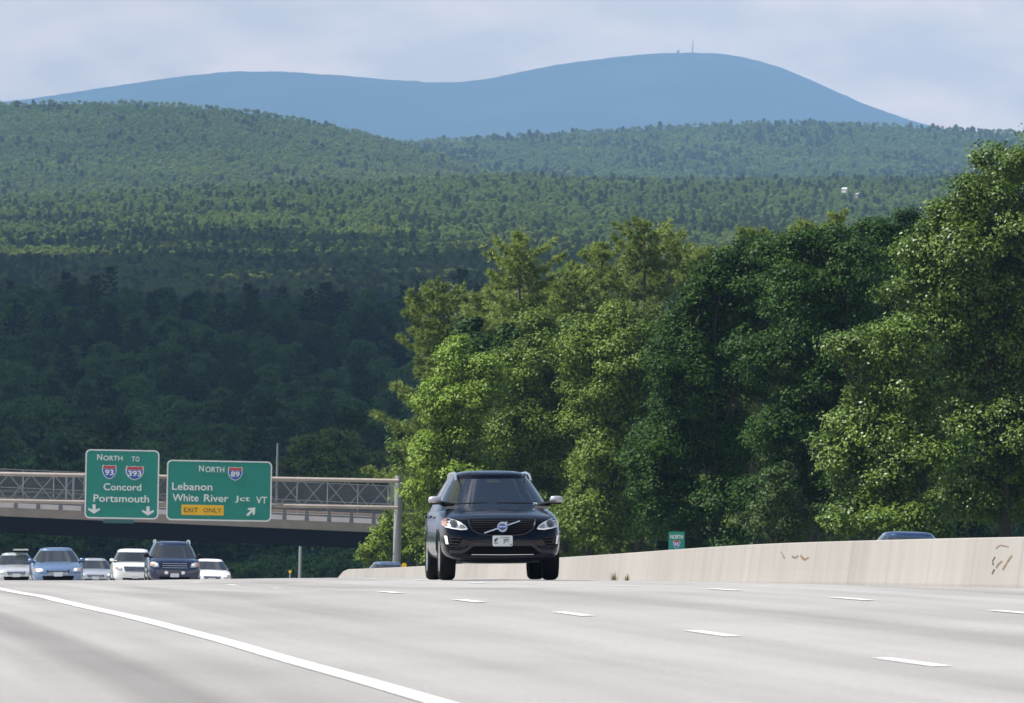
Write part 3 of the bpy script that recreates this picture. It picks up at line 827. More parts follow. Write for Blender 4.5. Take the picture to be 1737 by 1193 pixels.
def gn_scatter(name, label, cat, hill, protos, pts, fr):
    """one 'stuff' object: crowns standing at the given points. pts rows: x, y, z, scale, rotation, proto index"""
    A = np.array(pts, np.float32)
    me = bpy.data.meshes.new(name)
    me.vertices.add(len(A)); me.vertices.foreach_set('co', A[:, :3].ravel())
    for nm, col, ty in (('sc', 3, 'FLOAT'), ('rz', 4, 'FLOAT')):
        a = me.attributes.new(nm, ty, 'POINT'); a.data.foreach_set('value', A[:, col].copy())
    a = me.attributes.new('pi', 'INT', 'POINT'); a.data.foreach_set('value', A[:, 5].astype(np.int32))
    o = mesh_obj(name, me)
    tag(o, label, cat, kind='stuff')
    ng = bpy.data.node_groups.new(name, 'GeometryNodeTree')
    ng.interface.new_socket('Geometry', in_out='INPUT', socket_type='NodeSocketGeometry')
    ng.interface.new_socket('Geometry', in_out='OUTPUT', socket_type='NodeSocketGeometry')
    N, L = ng.nodes, ng.links
    gi, go = N.new('NodeGroupInput'), N.new('NodeGroupOutput')
    inst = N.new('GeometryNodeInstanceOnPoints'); inst.inputs['Pick Instance'].default_value = True
    g2i = N.new('GeometryNodeGeometryToInstance')
    for p in reversed(protos):
        oi = N.new('GeometryNodeObjectInfo'); oi.inputs['Object'].default_value = p
        L.new(oi.outputs['Geometry'], g2i.inputs[0])
    def attr(nm, ty):
        n = N.new('GeometryNodeInputNamedAttribute'); n.data_type = ty; n.inputs['Name'].default_value = nm; return n.outputs['Attribute']
    cx = N.new('ShaderNodeCombineXYZ'); L.new(attr('rz', 'FLOAT'), cx.inputs['Z'])
    L.new(gi.outputs[0], inst.inputs['Points']); L.new(g2i.outputs[0], inst.inputs['Instance'])
    L.new(attr('pi', 'INT'), inst.inputs['Instance Index']); L.new(cx.outputs[0], inst.inputs['Rotation']); L.new(attr('sc', 'FLOAT'), inst.inputs['Scale'])
    L.new(inst.outputs[0], go.inputs[0])
    md = o.modifiers.new("scatter", 'NODES'); md.node_group = ng
    return o
def proto_obj(kind, rad, nleaf, L, seed, m):
    V, F = proto_crown(kind, rad, nleaf, L, seed)
    return bpy.data.objects.new("crown_source", np_mesh("crown", V, F, m))      # never linked: only its mesh is used
def scatter_points(hill, x0, x1, dx, dy, rad, conifer, nb, nc, tmax=1.0, jit=.9, smin=.75, smax=1.3, skip=None):
    pts = []
    y0, y1 = float(hill.y0((x0 + x1) / 2)), float(hill.y1((x0 + x1) / 2))
    rows = max(3, int(abs(y0 - y1) / dy))
    for i in range(rows + 1):
        t = i / rows * tmax
        for x in np.arange(x0, x1, dx):
            xx = x + random.uniform(-.5, .5) * dx * jit; tt = min(1.0, max(0, t + random.uniform(-1.6, 1.6) / rows * jit))
            p = hill.pos(xx, tt)
            if skip and skip(xx, tt): continue
            c = random.random() < conifer(xx, tt)
            s = random.uniform(smin, smax) * (1.0 if not c else random.uniform(.75, 1.15))
            pts.append((p.x, p.y, p.z, s, random.uniform(0, 6.28), (nb + random.randrange(nc)) if c else random.randrange(nb)))
    return pts
random.seed(3)
hb = [proto_obj('broad', 3.6, 620, 1.15, 20 + i, M_HILL) for i in range(4)] + [proto_obj('con', 3.0, 2600, .85, 30 + i, M_HILL_C) for i in range(2)]
cl_band = lambda x, t: .5 + .5 * math.sin(x * .011 + 3.1 * t + 1.3 * math.sin(x * .004 + 5 * t))
ridge3 = smooth_curve([(-600, 322), (0, 328), (250, 318), (480, 305), (620, 302), (700, 299), (830, 288), (1000, 296), (1200, 298), (1400, 296), (1737, 292), (2400, 290)])
H3 = Hill(4400, 7600, curve([(-600, 485), (2400, 500)]), ridge3, 5.0)
H1 = Hill(8300, 10200, curve([(-600, 345), (300, 345), (900, 320), (1300, 345)]), smooth_curve([(-600, 205), (-200, 178), (0, 170), (160, 166), (330, 172), (450, 186), (560, 206), (660, 230), (760, 260), (840, 288), (950, 330), (1300, 420)]), 7.0)
H2 = Hill(9800, 12500, curve([(300, 330), (2400, 330)]), smooth_curve([(300, 262), (560, 246), (680, 236), (760, 233), (840, 228), (900, 225), (1000, 218), (1150, 210), (1250, 204), (1380, 202), (1500, 207), (1600, 213), (1737, 220), (2400, 245)]), 7.0)
M_HILLG = mat("wooded_hill_ground", (.040, .068, .016), 1.0, spec=0, var=.4, vscale=.004)
H3.terrain("hills", M_HILLG, -600, 2400); H1.terrain("hills", M_HILLG, -600, 1300); H2.terrain("hills", M_HILLG, 300, 2400)
gn_scatter("woodland", "lit mixed woodland covering the lower slope above the dark forest", "woodland", H3, hb,
           scatter_points(H3, -600, 2400, 7, 3.2, 2, lambda x, t: (.06 + .38 * cl_band(x, t * 3)) if t < .75 else .22, 4, 2, smin=.34, smax=.72, skip=lambda x, t: 1427 < x < 1460 and .755 < t < .80), None)
gn_scatter("woodland", "rounded green wooded hill rising at the left below the blue mountain", "woodland", H1, hb,
           scatter_points(H1, -600, 1300, 6.5, 3.1, 2, lambda x, t: .02 + .12 * (cl_band(x * 2, t * 4) > .82), 4, 2, smin=.48, smax=.98), None)
gn_scatter("woodland", "hazy wooded ridge at the right below the blue mountain", "woodland", H2, hb,
           scatter_points(H2, 300, 2400, 6.5, 3.1, 2, lambda x, t: .05 + .3 * (cl_band(x * 1.7, t * 3) > .6), 4, 2, smin=.55, smax=1.2), None)

# far blue mountain
mr = smooth_curve([(-1500, 330), (-600, 230), (-100, 182), (60, 168), (120, 156), (200, 146), (280, 133), (340, 125), (400, 121), (460, 120), (540, 125), (620, 132), (700, 139), (780, 142), (840, 135), (880, 121), (920, 112), (980, 105), (1040, 97), (1100, 91), (1140, 87.5), (1200, 89), (1280, 96), (1310, 107), (1350, 124), (1400, 147), (1450, 170), (1500, 191), (1550, 207), (1620, 225), (1800, 265), (2600, 330)])
def mountain():
    q = MB(); P = []
    rng = np.random.default_rng(5)
    xs = np.arange(-1500, 2600, 6.0); nz = rng.normal(0, 1, len(xs)); nz = np.convolve(nz, [.3, .5, .3], 'same')
    ys = mr(xs) + nz * .55
    for t in np.linspace(0, 1, 26):
        D = 29000 + 5000 * t
        row = []
        for i, x in enumerate(xs):
            y = 345 + (ys[i] - 345) * (math.sin(t * math.pi / 2) ** 1.1) + math.sin(x * .021 + 9 * t) * 3.0 * (1 - t) * t * 3
            row.append(tuple(at(x, y, D)))
        P.append(row)
    last = [Vector(p) for p in P[-1]]
    for k in (.04, .09):
        P.append([(p.x * (1 + k), p.y * (1 + k * .9), p.z * (1 - 6 * k)) for p in last])
    q.sheet(P)
    return structure(q.build("mountain", mat("forested_mountain", (.028, .050, .024), 1.0, spec=0, var=.95, vscale=.0022)))
mountain()
p = at(1175, 89, 33900); tpx = mpp(33900)
q = MB(); q.box((0, 0, 10 * tpx), (1.0 * tpx, 1.0 * tpx, 24 * tpx)); q.box((0, 0, 5 * tpx), (1.5 * tpx, 1.5 * tpx, 14 * tpx))
o = q.build("radio_mast", mat("mast_steel", (.02, .02, .022), .6, spec=.1)); o.location = p
tag(o, "thin radio mast standing on the summit of the blue mountain", "mast")
p = at(1151, 88.5, 33900)
q = MB(); q.box((0, 0, 1 * tpx), (2.2 * tpx, 2 * tpx, 5 * tpx)); q.box((-2.2 * tpx, 0, 0), (2.2 * tpx, 2 * tpx, 2.5 * tpx))
o = q.build("summit_hut", mat("hut_wall", (.2, .2, .2), .8)); o.location = p
tag(o, "small lookout hut beside the mast on the mountain summit", "hut")

# two houses on the hillside
def house(px, py, D, wpx, hpx, wall, roof, label, rot):
    p = at(px, py, D); s = mpp(D); w, h = wpx * s, hpx * s
    r = empty("house", p, label, "house", "houses among the trees on the hillside", (0, 0, rot))
    q = MB(); q.box((0, 0, h * .2), (w, w * .7, h * 1.4)); q.build("wall", wall, r)
    q = MB(); zz = h * .9
    q.add([(-w * .54, -w * .4, zz), (w * .54, -w * .4, zz), (w * .54, w * .4, zz), (-w * .54, w * .4, zz), (-w * .54, 0, zz + h * .55), (w * .54, 0, zz + h * .55)],
          [(0, 1, 5, 4), (2, 3, 4, 5), (0, 4, 3), (1, 2, 5), (3, 2, 1, 0)]); q.build("roof", roof, r)
    for x in (-.3, .0, .3):
        q = MB(); q.box((w * x, -w * .352, h * .45), (w * .14, .1, h * .35)); q.build("window", M_BLACK, r)
mw, mgr = mat("white_house_paint", (.6, .6, .6), .6), mat("grey_roof", (.30, .30, .33), .7)
house(1433, 325, 6560, 9, 4.5, mw, mw, "bright white house among trees on the distant right hillside", R(-35))
house(1455, 334, 6500, 8, 4.5, mat("grey_house_paint", (.2, .2, .22), .7), mgr, "grey roofed house just right of the bright white hillside house", R(-60))

# ------------------------------------------------------------------ shaded forest in front of the hills: each tree an object
yf0 = curve([(-900, 800), (0, 795), (500, 790), (2400, 790)]); yf1 = smooth_curve([(-900, 440), (-100, 446), (60, 452), (200, 462), (430, 474), (560, 478), (700, 468), (900, 476), (1300, 482), (2400, 480)])
class Forest(Hill):
    def pos(s, x, t):
        D = s.D0 + (s.D1 - s.D0) * t
        y = s.y0(x) + (s.y1(x) - s.y0(x)) * t
        p = at(x, float(y), D)
        return Vector((p.x, p.y, p.z - s.h))
H4 = Forest(880, 2600, yf0, yf1, 11.5)
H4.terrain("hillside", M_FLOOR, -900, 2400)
random.seed(11)
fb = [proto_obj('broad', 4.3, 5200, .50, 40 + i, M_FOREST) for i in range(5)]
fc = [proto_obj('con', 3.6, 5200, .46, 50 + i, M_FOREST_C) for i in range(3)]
tk = MB(); tk.tube((0, 0, -1), (0, 0, 7), .22, .1, 6); tkm = tk.mesh("trunk", M_BARK)
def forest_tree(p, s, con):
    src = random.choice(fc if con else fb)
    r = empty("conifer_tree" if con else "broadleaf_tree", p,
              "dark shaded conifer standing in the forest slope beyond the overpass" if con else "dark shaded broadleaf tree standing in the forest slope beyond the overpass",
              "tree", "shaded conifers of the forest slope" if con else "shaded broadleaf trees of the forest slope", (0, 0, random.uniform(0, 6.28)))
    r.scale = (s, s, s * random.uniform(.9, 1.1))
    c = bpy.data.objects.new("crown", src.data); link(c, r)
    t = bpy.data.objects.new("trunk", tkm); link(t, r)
NB = NCN = 0
rows = 25
for i in range(rows):
    t = (i / (rows - 1)) ** 1.15
    D = 880 + 1720 * t
    sp = 7.4 / mpp(D)
    x1 = 740 if t < .8 else 960
    x = -60 - random.uniform(0, sp)
    while x < x1:
        tt = min(1, max(0, t + random.uniform(-.02, .02)))
        con = random.random() < (.10 + .22 * max(0, tt - .55) / .45 + .25 * (math.sin(x * .013 + 7 * tt) > .75))
        if (con and NCN < 290) or (not con and NB < 290):
            forest_tree(H4.pos(x, tt), random.uniform(.82, 1.22) * (1.0 if not con else random.uniform(.75, 1.0)), con)
            NCN += con; NB += not con
        x += sp * random.uniform(.8, 1.25)
random.seed(12)
edge = []
for xa, xb in ((-900, -80), (760, 2400)):
    edge += scatter_points(H4, xa, xb, 46, 20, 4, lambda x, t: .2 + .5 * t, 5, 3)
edge += scatter_points(H4, -80, 980, 24, 9, 4, lambda x, t: .12, 5, 3, smin=.6, smax=1.0, skip=lambda x, t: t < .93)
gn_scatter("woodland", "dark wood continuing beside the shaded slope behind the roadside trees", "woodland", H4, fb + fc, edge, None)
# lower storey of the wood seen under the overpass
low = []
for i in range(150):
    xx = random.uniform(-300, 760); Yy = random.uniform(830, 900); pp = at(xx, 990, Yy)
    low.append((pp.x, Yy, ground_z(pp.x, Yy) - 1.2, random.uniform(.55, .8), random.uniform(0, 6.28), random.randrange(5)))
gn_scatter("undergrowth", "dark leafy undergrowth seen through the gap under the overpass", "undergrowth", None, fb, low, None)

# ------------------------------------------------------------------ roadside trees at the right
pine("pine_tree", "leftmost roadside pine with long boughs reaching left over the overpass fence", 548, 744, 468, 82, 101, irregular=.62, low=.26, tufts=58)
pine("pine_tree", "tall open topped pine directly above the black vehicle", 535, 884, 385, 95, 102, irregular=.55, tufts=58)
pine("pine_tree", "short olive pine between the leftmost pine and the tall open topped pine", 560, 815, 500, 80, 103)
pine("pine_tree", "broad pine just right of the tall open topped pine", 548, 965, 462, 88, 104)
pine("pine_tree", "slim pine left of the twin topped pines", 560, 1017, 402, 72, 105)
pine("pine_tree", "highest of the middle pines, left of twin tops", 545, 1093, 366, 98, 106, irregular=.55)
pine("pine_tree", "pine with a pale top just right of the highest middle pine", 556, 1142, 377, 90, 107)
pine("pine_tree", "lower pine beside the left edge of the dark maple crown", 548, 1195, 410, 82, 108)
pine("pine_tree", "low pine filling between the tall open topped pine and its broad neighbour", 566, 925, 470, 80, 114)
pine("pine_tree", "low pine filling between the slim pine and the highest middle pine", 566, 1058, 440, 80, 115)
pine("pine_tree", "low pine at the left shoulder of the tall open topped pine", 570, 850, 478, 80, 116)
pine("pine_tree", "thin topped pine poking above the dark maple crown", 500, 1286, 370, 66, 109)
pine("pine_tree", "yellow green pine above the right half of the dark maple crown", 520, 1366, 360, 72, 110)
pine("pine_tree", "bushy pine top between the dark maple and the glossy oak", 530, 1420, 364, 76, 111)
pine("pine_tree", "rightmost pine top just left of the glossy oak", 534, 1470, 390, 70, 112)
pine("pine_tree", "dark pine half hidden behind the glossy oak's left shoulder", 470, 1556, 376, 62, 113, needles=M_NEEDLE_D)

broadleaf("broadleaf_tree", "bright yellow green young tree left of the black vehicle below the leftmost pine", "tree", 480,
          [(775, 620, 30, 42), (800, 690, 45, 50), (745, 690, 34, 45), (770, 760, 55, 55), (725, 775, 28, 45), (820, 640, 35, 35), (800, 840, 50, 55), (740, 850, 40, 50), (830, 900, 50, 50), (770, 915, 45, 40)], M_LEAF_LIGHT, 765, seed=201, clump=.6)
broadleaf("broadleaf_tree", "mid green rounded tree directly behind the black vehicle", "tree", 492,
          [(870, 660, 50, 52), (925, 620, 52, 48), (965, 690, 60, 60), (880, 740, 62, 62), (955, 790, 62, 66), (890, 840, 60, 60), (860, 900, 48, 46), (940, 890, 62, 54), (915, 560, 32, 30)], M_LEAF_MID, 905, seed=202)
broadleaf("broadleaf_tree", "tall mid green tree between the rounded tree and the dark maple", "tree", 476,
          [(1000, 600, 56, 52), (1055, 560, 48, 42), (1085, 640, 60, 62), (1025, 690, 62, 62), (1090, 750, 62, 66), (1030, 800, 62, 66), (1000, 880, 60, 56), (1075, 880, 66, 56), (1045, 620, 50, 50)], M_LEAF_MID, 1045, seed=203)
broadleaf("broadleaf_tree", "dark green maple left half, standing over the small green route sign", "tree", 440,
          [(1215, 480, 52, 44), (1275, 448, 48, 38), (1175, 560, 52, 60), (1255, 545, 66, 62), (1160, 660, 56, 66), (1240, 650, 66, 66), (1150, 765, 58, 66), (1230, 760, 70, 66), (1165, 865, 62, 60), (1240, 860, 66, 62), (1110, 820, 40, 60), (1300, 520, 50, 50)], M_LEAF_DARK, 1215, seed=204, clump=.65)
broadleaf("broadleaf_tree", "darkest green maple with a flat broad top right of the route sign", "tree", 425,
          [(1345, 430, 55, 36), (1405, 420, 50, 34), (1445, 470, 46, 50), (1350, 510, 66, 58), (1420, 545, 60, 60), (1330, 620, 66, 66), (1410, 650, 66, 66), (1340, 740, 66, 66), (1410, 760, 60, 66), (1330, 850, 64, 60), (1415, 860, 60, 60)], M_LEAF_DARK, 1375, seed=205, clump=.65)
broadleaf("broadleaf_tree", "big glossy oak filling the right edge, its leaves glinting", "tree", 392,
          [(1745, 300, 62, 50), (1800, 260, 66, 55), (1670, 345, 52, 44), (1622, 378, 44, 36), (1565, 430, 48, 40), (1700, 410, 78, 62), (1625, 435, 58, 50), (1650, 510, 74, 62), (1750, 500, 80, 80), (1560, 505, 50, 42), (1600, 580, 74, 60), (1700, 620, 84, 76), (1800, 600, 80, 80), (1620, 670, 74, 60), (1730, 730, 84, 76), (1640, 770, 78, 66), (1740, 840, 80, 70), (1810, 760, 70, 80), (1660, 860, 72, 60)], M_LEAF_OAK, 1705, seed=206, per_m2=175, L=.165, Wd=.095, r=.3)
broadleaf("broadleaf_tree", "lower leafy oak spreading left in front of the dark maple", "tree", 384,
          [(1530, 590, 56, 42), (1470, 592, 50, 24), (1425, 590, 30, 14), (1500, 660, 46, 44), (1560, 680, 60, 52), (1500, 745, 66, 52), (1430, 775, 40, 34), (1575, 790, 66, 56), (1500, 830, 66, 50), (1450, 880, 46, 36), (1545, 890, 70, 44), (1480, 700, 34, 30)], M_LEAF_OAK, 1535, seed=207, per_m2=175, L=.165, Wd=.095)
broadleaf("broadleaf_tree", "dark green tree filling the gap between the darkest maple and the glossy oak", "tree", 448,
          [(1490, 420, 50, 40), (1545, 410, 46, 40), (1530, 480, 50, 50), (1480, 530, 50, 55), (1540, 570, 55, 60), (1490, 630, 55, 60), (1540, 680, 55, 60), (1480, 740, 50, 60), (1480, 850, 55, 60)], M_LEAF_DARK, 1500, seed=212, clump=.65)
broadleaf("shrub", "dull green conical shrub right of the route sign under the dark maple", "shrub", 398,
          [(1322, 818, 20, 26), (1316, 855, 32, 32), (1300, 895, 38, 36), (1350, 890, 36, 36)], M_LEAF_SHRUB, 1322, seed=208, clump=.4, L=.14, Wd=.07, per_m2=120)
broadleaf("shrub", "bright green bush around the foot of the gantry post", "shrub", 580,
          [(648, 920, 28, 36), (680, 900, 30, 34), (705, 930, 34, 36), (668, 945, 34, 30), (632, 950, 14, 16), (735, 925, 28, 30), (715, 895, 18, 20)], M_LEAF_BUSH, 680, seed=209, clump=.5, L=.2, Wd=.11, per_m2=60)
broadleaf("broadleaf_tree", "olive green tree behind the overpass railing right of the signs", "tree", 850,
          [(520, 770, 30, 26), (560, 755, 34, 30), (600, 780, 36, 30), (545, 800, 40, 30), (640, 790, 36, 26), (590, 815, 40, 26), (500, 800, 26, 22)], M_LEAF_MID, 565, seed=210, clump=.8, L=.34, Wd=.2, per_m2=22)
broadleaf("broadleaf_tree", "dim leafy tree filling the gap between the leftmost pine and the overpass", "tree", 600,
          [(712, 790, 30, 40), (700, 840, 26, 36), (690, 760, 22, 30), (735, 830, 26, 40)], M_LEAF_MID, 712, seed=211, clump=.6, L=.24, Wd=.14, per_m2=40)
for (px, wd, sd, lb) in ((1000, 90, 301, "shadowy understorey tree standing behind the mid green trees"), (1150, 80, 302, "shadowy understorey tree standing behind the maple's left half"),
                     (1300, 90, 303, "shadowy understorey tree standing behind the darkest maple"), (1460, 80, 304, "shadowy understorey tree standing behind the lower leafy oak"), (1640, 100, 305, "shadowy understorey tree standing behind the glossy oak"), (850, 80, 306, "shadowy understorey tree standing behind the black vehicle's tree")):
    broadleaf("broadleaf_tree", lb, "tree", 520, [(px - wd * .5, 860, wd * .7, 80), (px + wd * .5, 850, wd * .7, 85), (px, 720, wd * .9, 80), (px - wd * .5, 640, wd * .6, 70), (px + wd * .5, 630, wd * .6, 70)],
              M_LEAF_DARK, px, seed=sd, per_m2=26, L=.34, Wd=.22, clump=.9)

# ------------------------------------------------------------------ vehicles
def paint(name, c, metal=.35, rough=.28, var=0):
    return mat(name, c, rough, metal, .35, coat=.8, var=var)
M_GLASS = mat("tinted_glass", (.020, .024, .026), .04, 0, .9)
M_GLASS_PALE = mat("windscreen_glass", (.022, .026, .030), .05, 0, .7)
M_TYRE = mat("tyre_rubber", (.006, .006, .007), .85, spec=.15)
M_RIM = mat("alloy_rim", (.45, .46, .47), .3, .9)
M_TRIM = mat("black_plastic_trim", (.004, .004, .005), .5, spec=.2)
M_GREYTRIM = mat("satin_grey_trim", (.03, .03, .036), .35, .2, .3)
M_CHROME = mat("bright_chrome", (.75, .76, .78), .18, .9)
M_SILVER = mat("silver_mirror_cap", (.46, .46, .47), .3, .6)
M_LAMPBOWL = mat("headlight_bowl", (.55, .56, .57), .3, .6, coat=1)
M_LENSDARK = mat("headlight_lens", (.10, .11, .12), .06, .5, coat=1)
M_LAMPWHITE = mat("light_lens", (.80, .80, .78), .2, .1, coat=1)
M_AMBER = mat("amber_lens", (.75, .20, .015), .25, 0, coat=1)
M_PLATE = mat("plate_pale", (.62, .66, .68), .45)
M_PLATEINK = mat("plate_ink", (.02, .035, .03), .6)
M_DARKIN = mat("intake_black", (.002, .002, .003), .75, spec=.08)

def sstep(a): return a
def loft_mesh(stations):
    """body shell lofted through (y, z_bottom, z_shoulder, z_top, half_width), front first"""
    bm = bmesh.new(); rings = []
    for (y, zb, zs, zt, w) in stations:
        h = zs - zb
        half = [(0, zb), (.72 * w, zb), (.94 * w, zb + .10 * h), (w, zb + .30 * h), (w, zb + .62 * h), (.985 * w, zs - .10 * h), (.925 * w, zs), (.72 * w, zs + .72 * (zt - zs)), (.36 * w, zt - .004), (0, zt)]
        pts = half + [(-a, b) for a, b in half[-2:0:-1]]
        rings.append([bm.verts.new((a, y, b)) for a, b in pts])
    n = len(rings[0])
    for r0, r1 in zip(rings[:-1], rings[1:]):
        for i in range(n):
            bm.faces.new((r0[i], r0[(i + 1) % n], r1[(i + 1) % n], r1[i]))
    for r, flip in ((rings[0], False), (rings[-1], True)):
        ys = r[0].co.y; c = Vector((0, ys, sum(v.co.z for v in r) / n))
        inn = [bm.verts.new(c + (v.co - c) * .6 + Vector((0, -.012 if not flip else .012, 0))) for v in r]
        for i in range(n):
            f = (r[i], inn[i], inn[(i + 1) % n], r[(i + 1) % n])
            bm.faces.new(f if not flip else f[::-1])
        bm.faces.new(inn[::-1] if not flip else inn)
    bmesh.ops.recalc_face_normals(bm, faces=bm.faces)
    me = bpy.data.meshes.new("body"); bm.to_mesh(me); bm.free()
    return me
def evaluated(o):
    bpy.context.view_layer.update()
    return bpy.data.meshes.new_from_object(o.evaluated_get(bpy.context.evaluated_depsgraph_get()))
def cut_arches(me, wheels):
    o = bpy.data.objects.new("tmp", me); COL.objects.link(o)
    o.modifiers.new("s", 'SUBSURF').levels = 2
    tmp = []
    for (x, y, z, r, wd) in wheels:
        q = MB(); q.tube((x - math.copysign(.28, x), y, z), (x + math.copysign(.5, x), y, z), r, None, 40)
        c = bpy.data.objects.new("tmpc", q.mesh("tmpc", M_DARKIN)); COL.objects.link(c); tmp.append(c)
        b = o.modifiers.new("b", 'BOOLEAN'); b.object = c; b.operation = 'DIFFERENCE'; b.solver = 'EXACT'
    out = evaluated(o)
    for t in tmp + [o]: bpy.data.objects.remove(t)
    return out

class Cabin:
    """glasshouse: rounded plan rings from the belt (z0) to the roof edge (z1)"""
    def __init__(s, z0, z1, roof, yf0, yf1, yr0, yr1, w0, w1, n=4.2):
        s.__dict__.update(locals())
    def ring(s, t):
        yf = s.yf0 + (s.yf1 - s.yf0) * t; yr = s.yr0 + (s.yr1 - s.yr0) * t
        return (s.z0 + (s.z1 - s.z0) * t, (yf + yr) / 2, (yr - yf) / 2, s.w0 + (s.w1 - s.w0) * t ** 1.25)
    def front(s, a, t, sg=-1):
        z, yc, hl, w = s.ring(t)
        return Vector((a * w, yc + sg * hl * (1 - abs(a) ** s.n) ** (1 / s.n), z))
    def side(s, q, t, sg):
        z, yc, hl, w = s.ring(t)
        return Vector((sg * w * (1 - abs(q) ** s.n) ** (1 / s.n), yc + q * hl, z))
    def shell(s, mb, N=144, open_front=None):
        rings = []
        def ringpts(z, yc, hl, w):
            pts = []
            for i in range(N):
                t = 2 * math.pi * i / N; c, d = math.cos(t), math.sin(t)
                pts.append((math.copysign(abs(c) ** (2 / s.n), c) * w, yc + math.copysign(abs(d) ** (2 / s.n), d) * hl, z))
            return pts
        for t in [i / 24 for i in range(25)]:
            rings.append(ringpts(*s.ring(t)))
        z, yc, hl, w = s.ring(1); dz = s.roof - s.z1
        for k, e in ((.985, .22), (.95, .45), (.86, .70), (.66, .90), (.35, .985), (.03, 1.0)):
            r = ringpts(z + dz * e, yc, hl * k, w * k); rings.append(r)
        vs = [p for r in rings for p in r]
        fs = [(k * N + i, k * N + (i + 1) % N, (k + 1) * N + (i + 1) % N, (k + 1) * N + i) for k in range(len(rings) - 1) for i in range(N)]
        fs.append(tuple(range((len(rings) - 1) * N, len(rings) * N)))
        if open_front:
            t0, t1, a0 = open_front
            def inside(f):
                m = sum((Vector(vs[i]) for i in f), Vector()) / len(f); t = (m.z - s.z0) / (s.z1 - s.z0)
                if not t0 < t < t1: return False
                z, yc, hl, w = s.ring(t)
                return m.y < yc and abs(m.x) < a0 * w
            fs = [f for f in fs if len(f) > 4 or not inside(f)]
        mb.add(vs, fs, True)
    def patch(s, fn, u0, u1, t0, t1, off=.006, nu=16, nt=8, trap=0.0):
        """a pane following the shell, standing off mm proud, with edges"""
        P = [[None] * (nu + 1) for _ in range(nt + 1)]
        def pt(i, j):
            t = t0 + (t1 - t0) * j / nt
            k = trap * (1 - (j / nt))
            return fn(u0 + (u1 - u0) * i / nu, t)
        for j in range(nt + 1):
            for i in range(nu + 1):
                p = pt(i, j); e = 1e-3
                a = fn(u0 + (u1 - u0) * i / nu + e, t0 + (t1 - t0) * j / nt) - p
                b = fn(u0 + (u1 - u0) * i / nu, t0 + (t1 - t0) * j / nt + e) - p
                n = a.cross(b).normalized()
                z, yc, hl, w = s.ring(t0 + (t1 - t0) * j / nt)
                if n.dot(p - Vector((0, yc, p.z))) < 0: n = -n
                P[j][i] = (p + n * off, p - n * .01)
        q = MB()
        q.sheet([[c[0] for c in row] for row in P])
        b = [P[0][i] for i in range(nu + 1)] + [P[j][nu] for j in range(1, nt + 1)] + [P[nt][i] for i in range(nu - 1, -1, -1)] + [P[j][0] for j in range(nt - 1, 0, -1)]
        m = len(b)
        q.add([c[0] for c in b] + [c[1] for c in b], [(i, (i + 1) % m, m + (i + 1) % m, m + i) for i in range(m)])
        return q

def wheel(parent, x, y, r, wd, sg):
    q = MB(); h = wd / 2
    q.lathe_x([(r * .66, -h), (r * .9, -h), (r * .98, -h * .75), (r, -h * .4), (r, h * .4), (r * .98, h * .75), (r * .9, h), (r * .68, h * .96), (r * .66, h * .6)], x, y, r, 36, sg)
    t = q.build("wheel", M_TYRE, parent)
    q = MB(); q.lathe_x([(r * .67, -h * .9), (r * .66, h * .5), (r * .64, h * .92), (r * .60, h * .9), (r * .58, h * .4), (r * .15, h * .3), (.001, h * .3)], x, y, r, 36, sg)
    for k in range(5):
        for d in (-.12, .12):
            a = 2 * math.pi * k / 5 + d
            c, s_ = math.cos(a), math.sin(a)
            q.tube((x + sg * h * .7, y + c * r * .10, r + s_ * r * .10), (x + sg * h * .86, y + c * r * .63, r + s_ * r * .63), r * .05, r * .035, 6)
    q.lathe_x([(r * .16, h * .3), (r * .15, h * .85), (.001, h * .88)], x, y, r, 20, sg)
    q.build("rim", M_RIM, t)
    return t

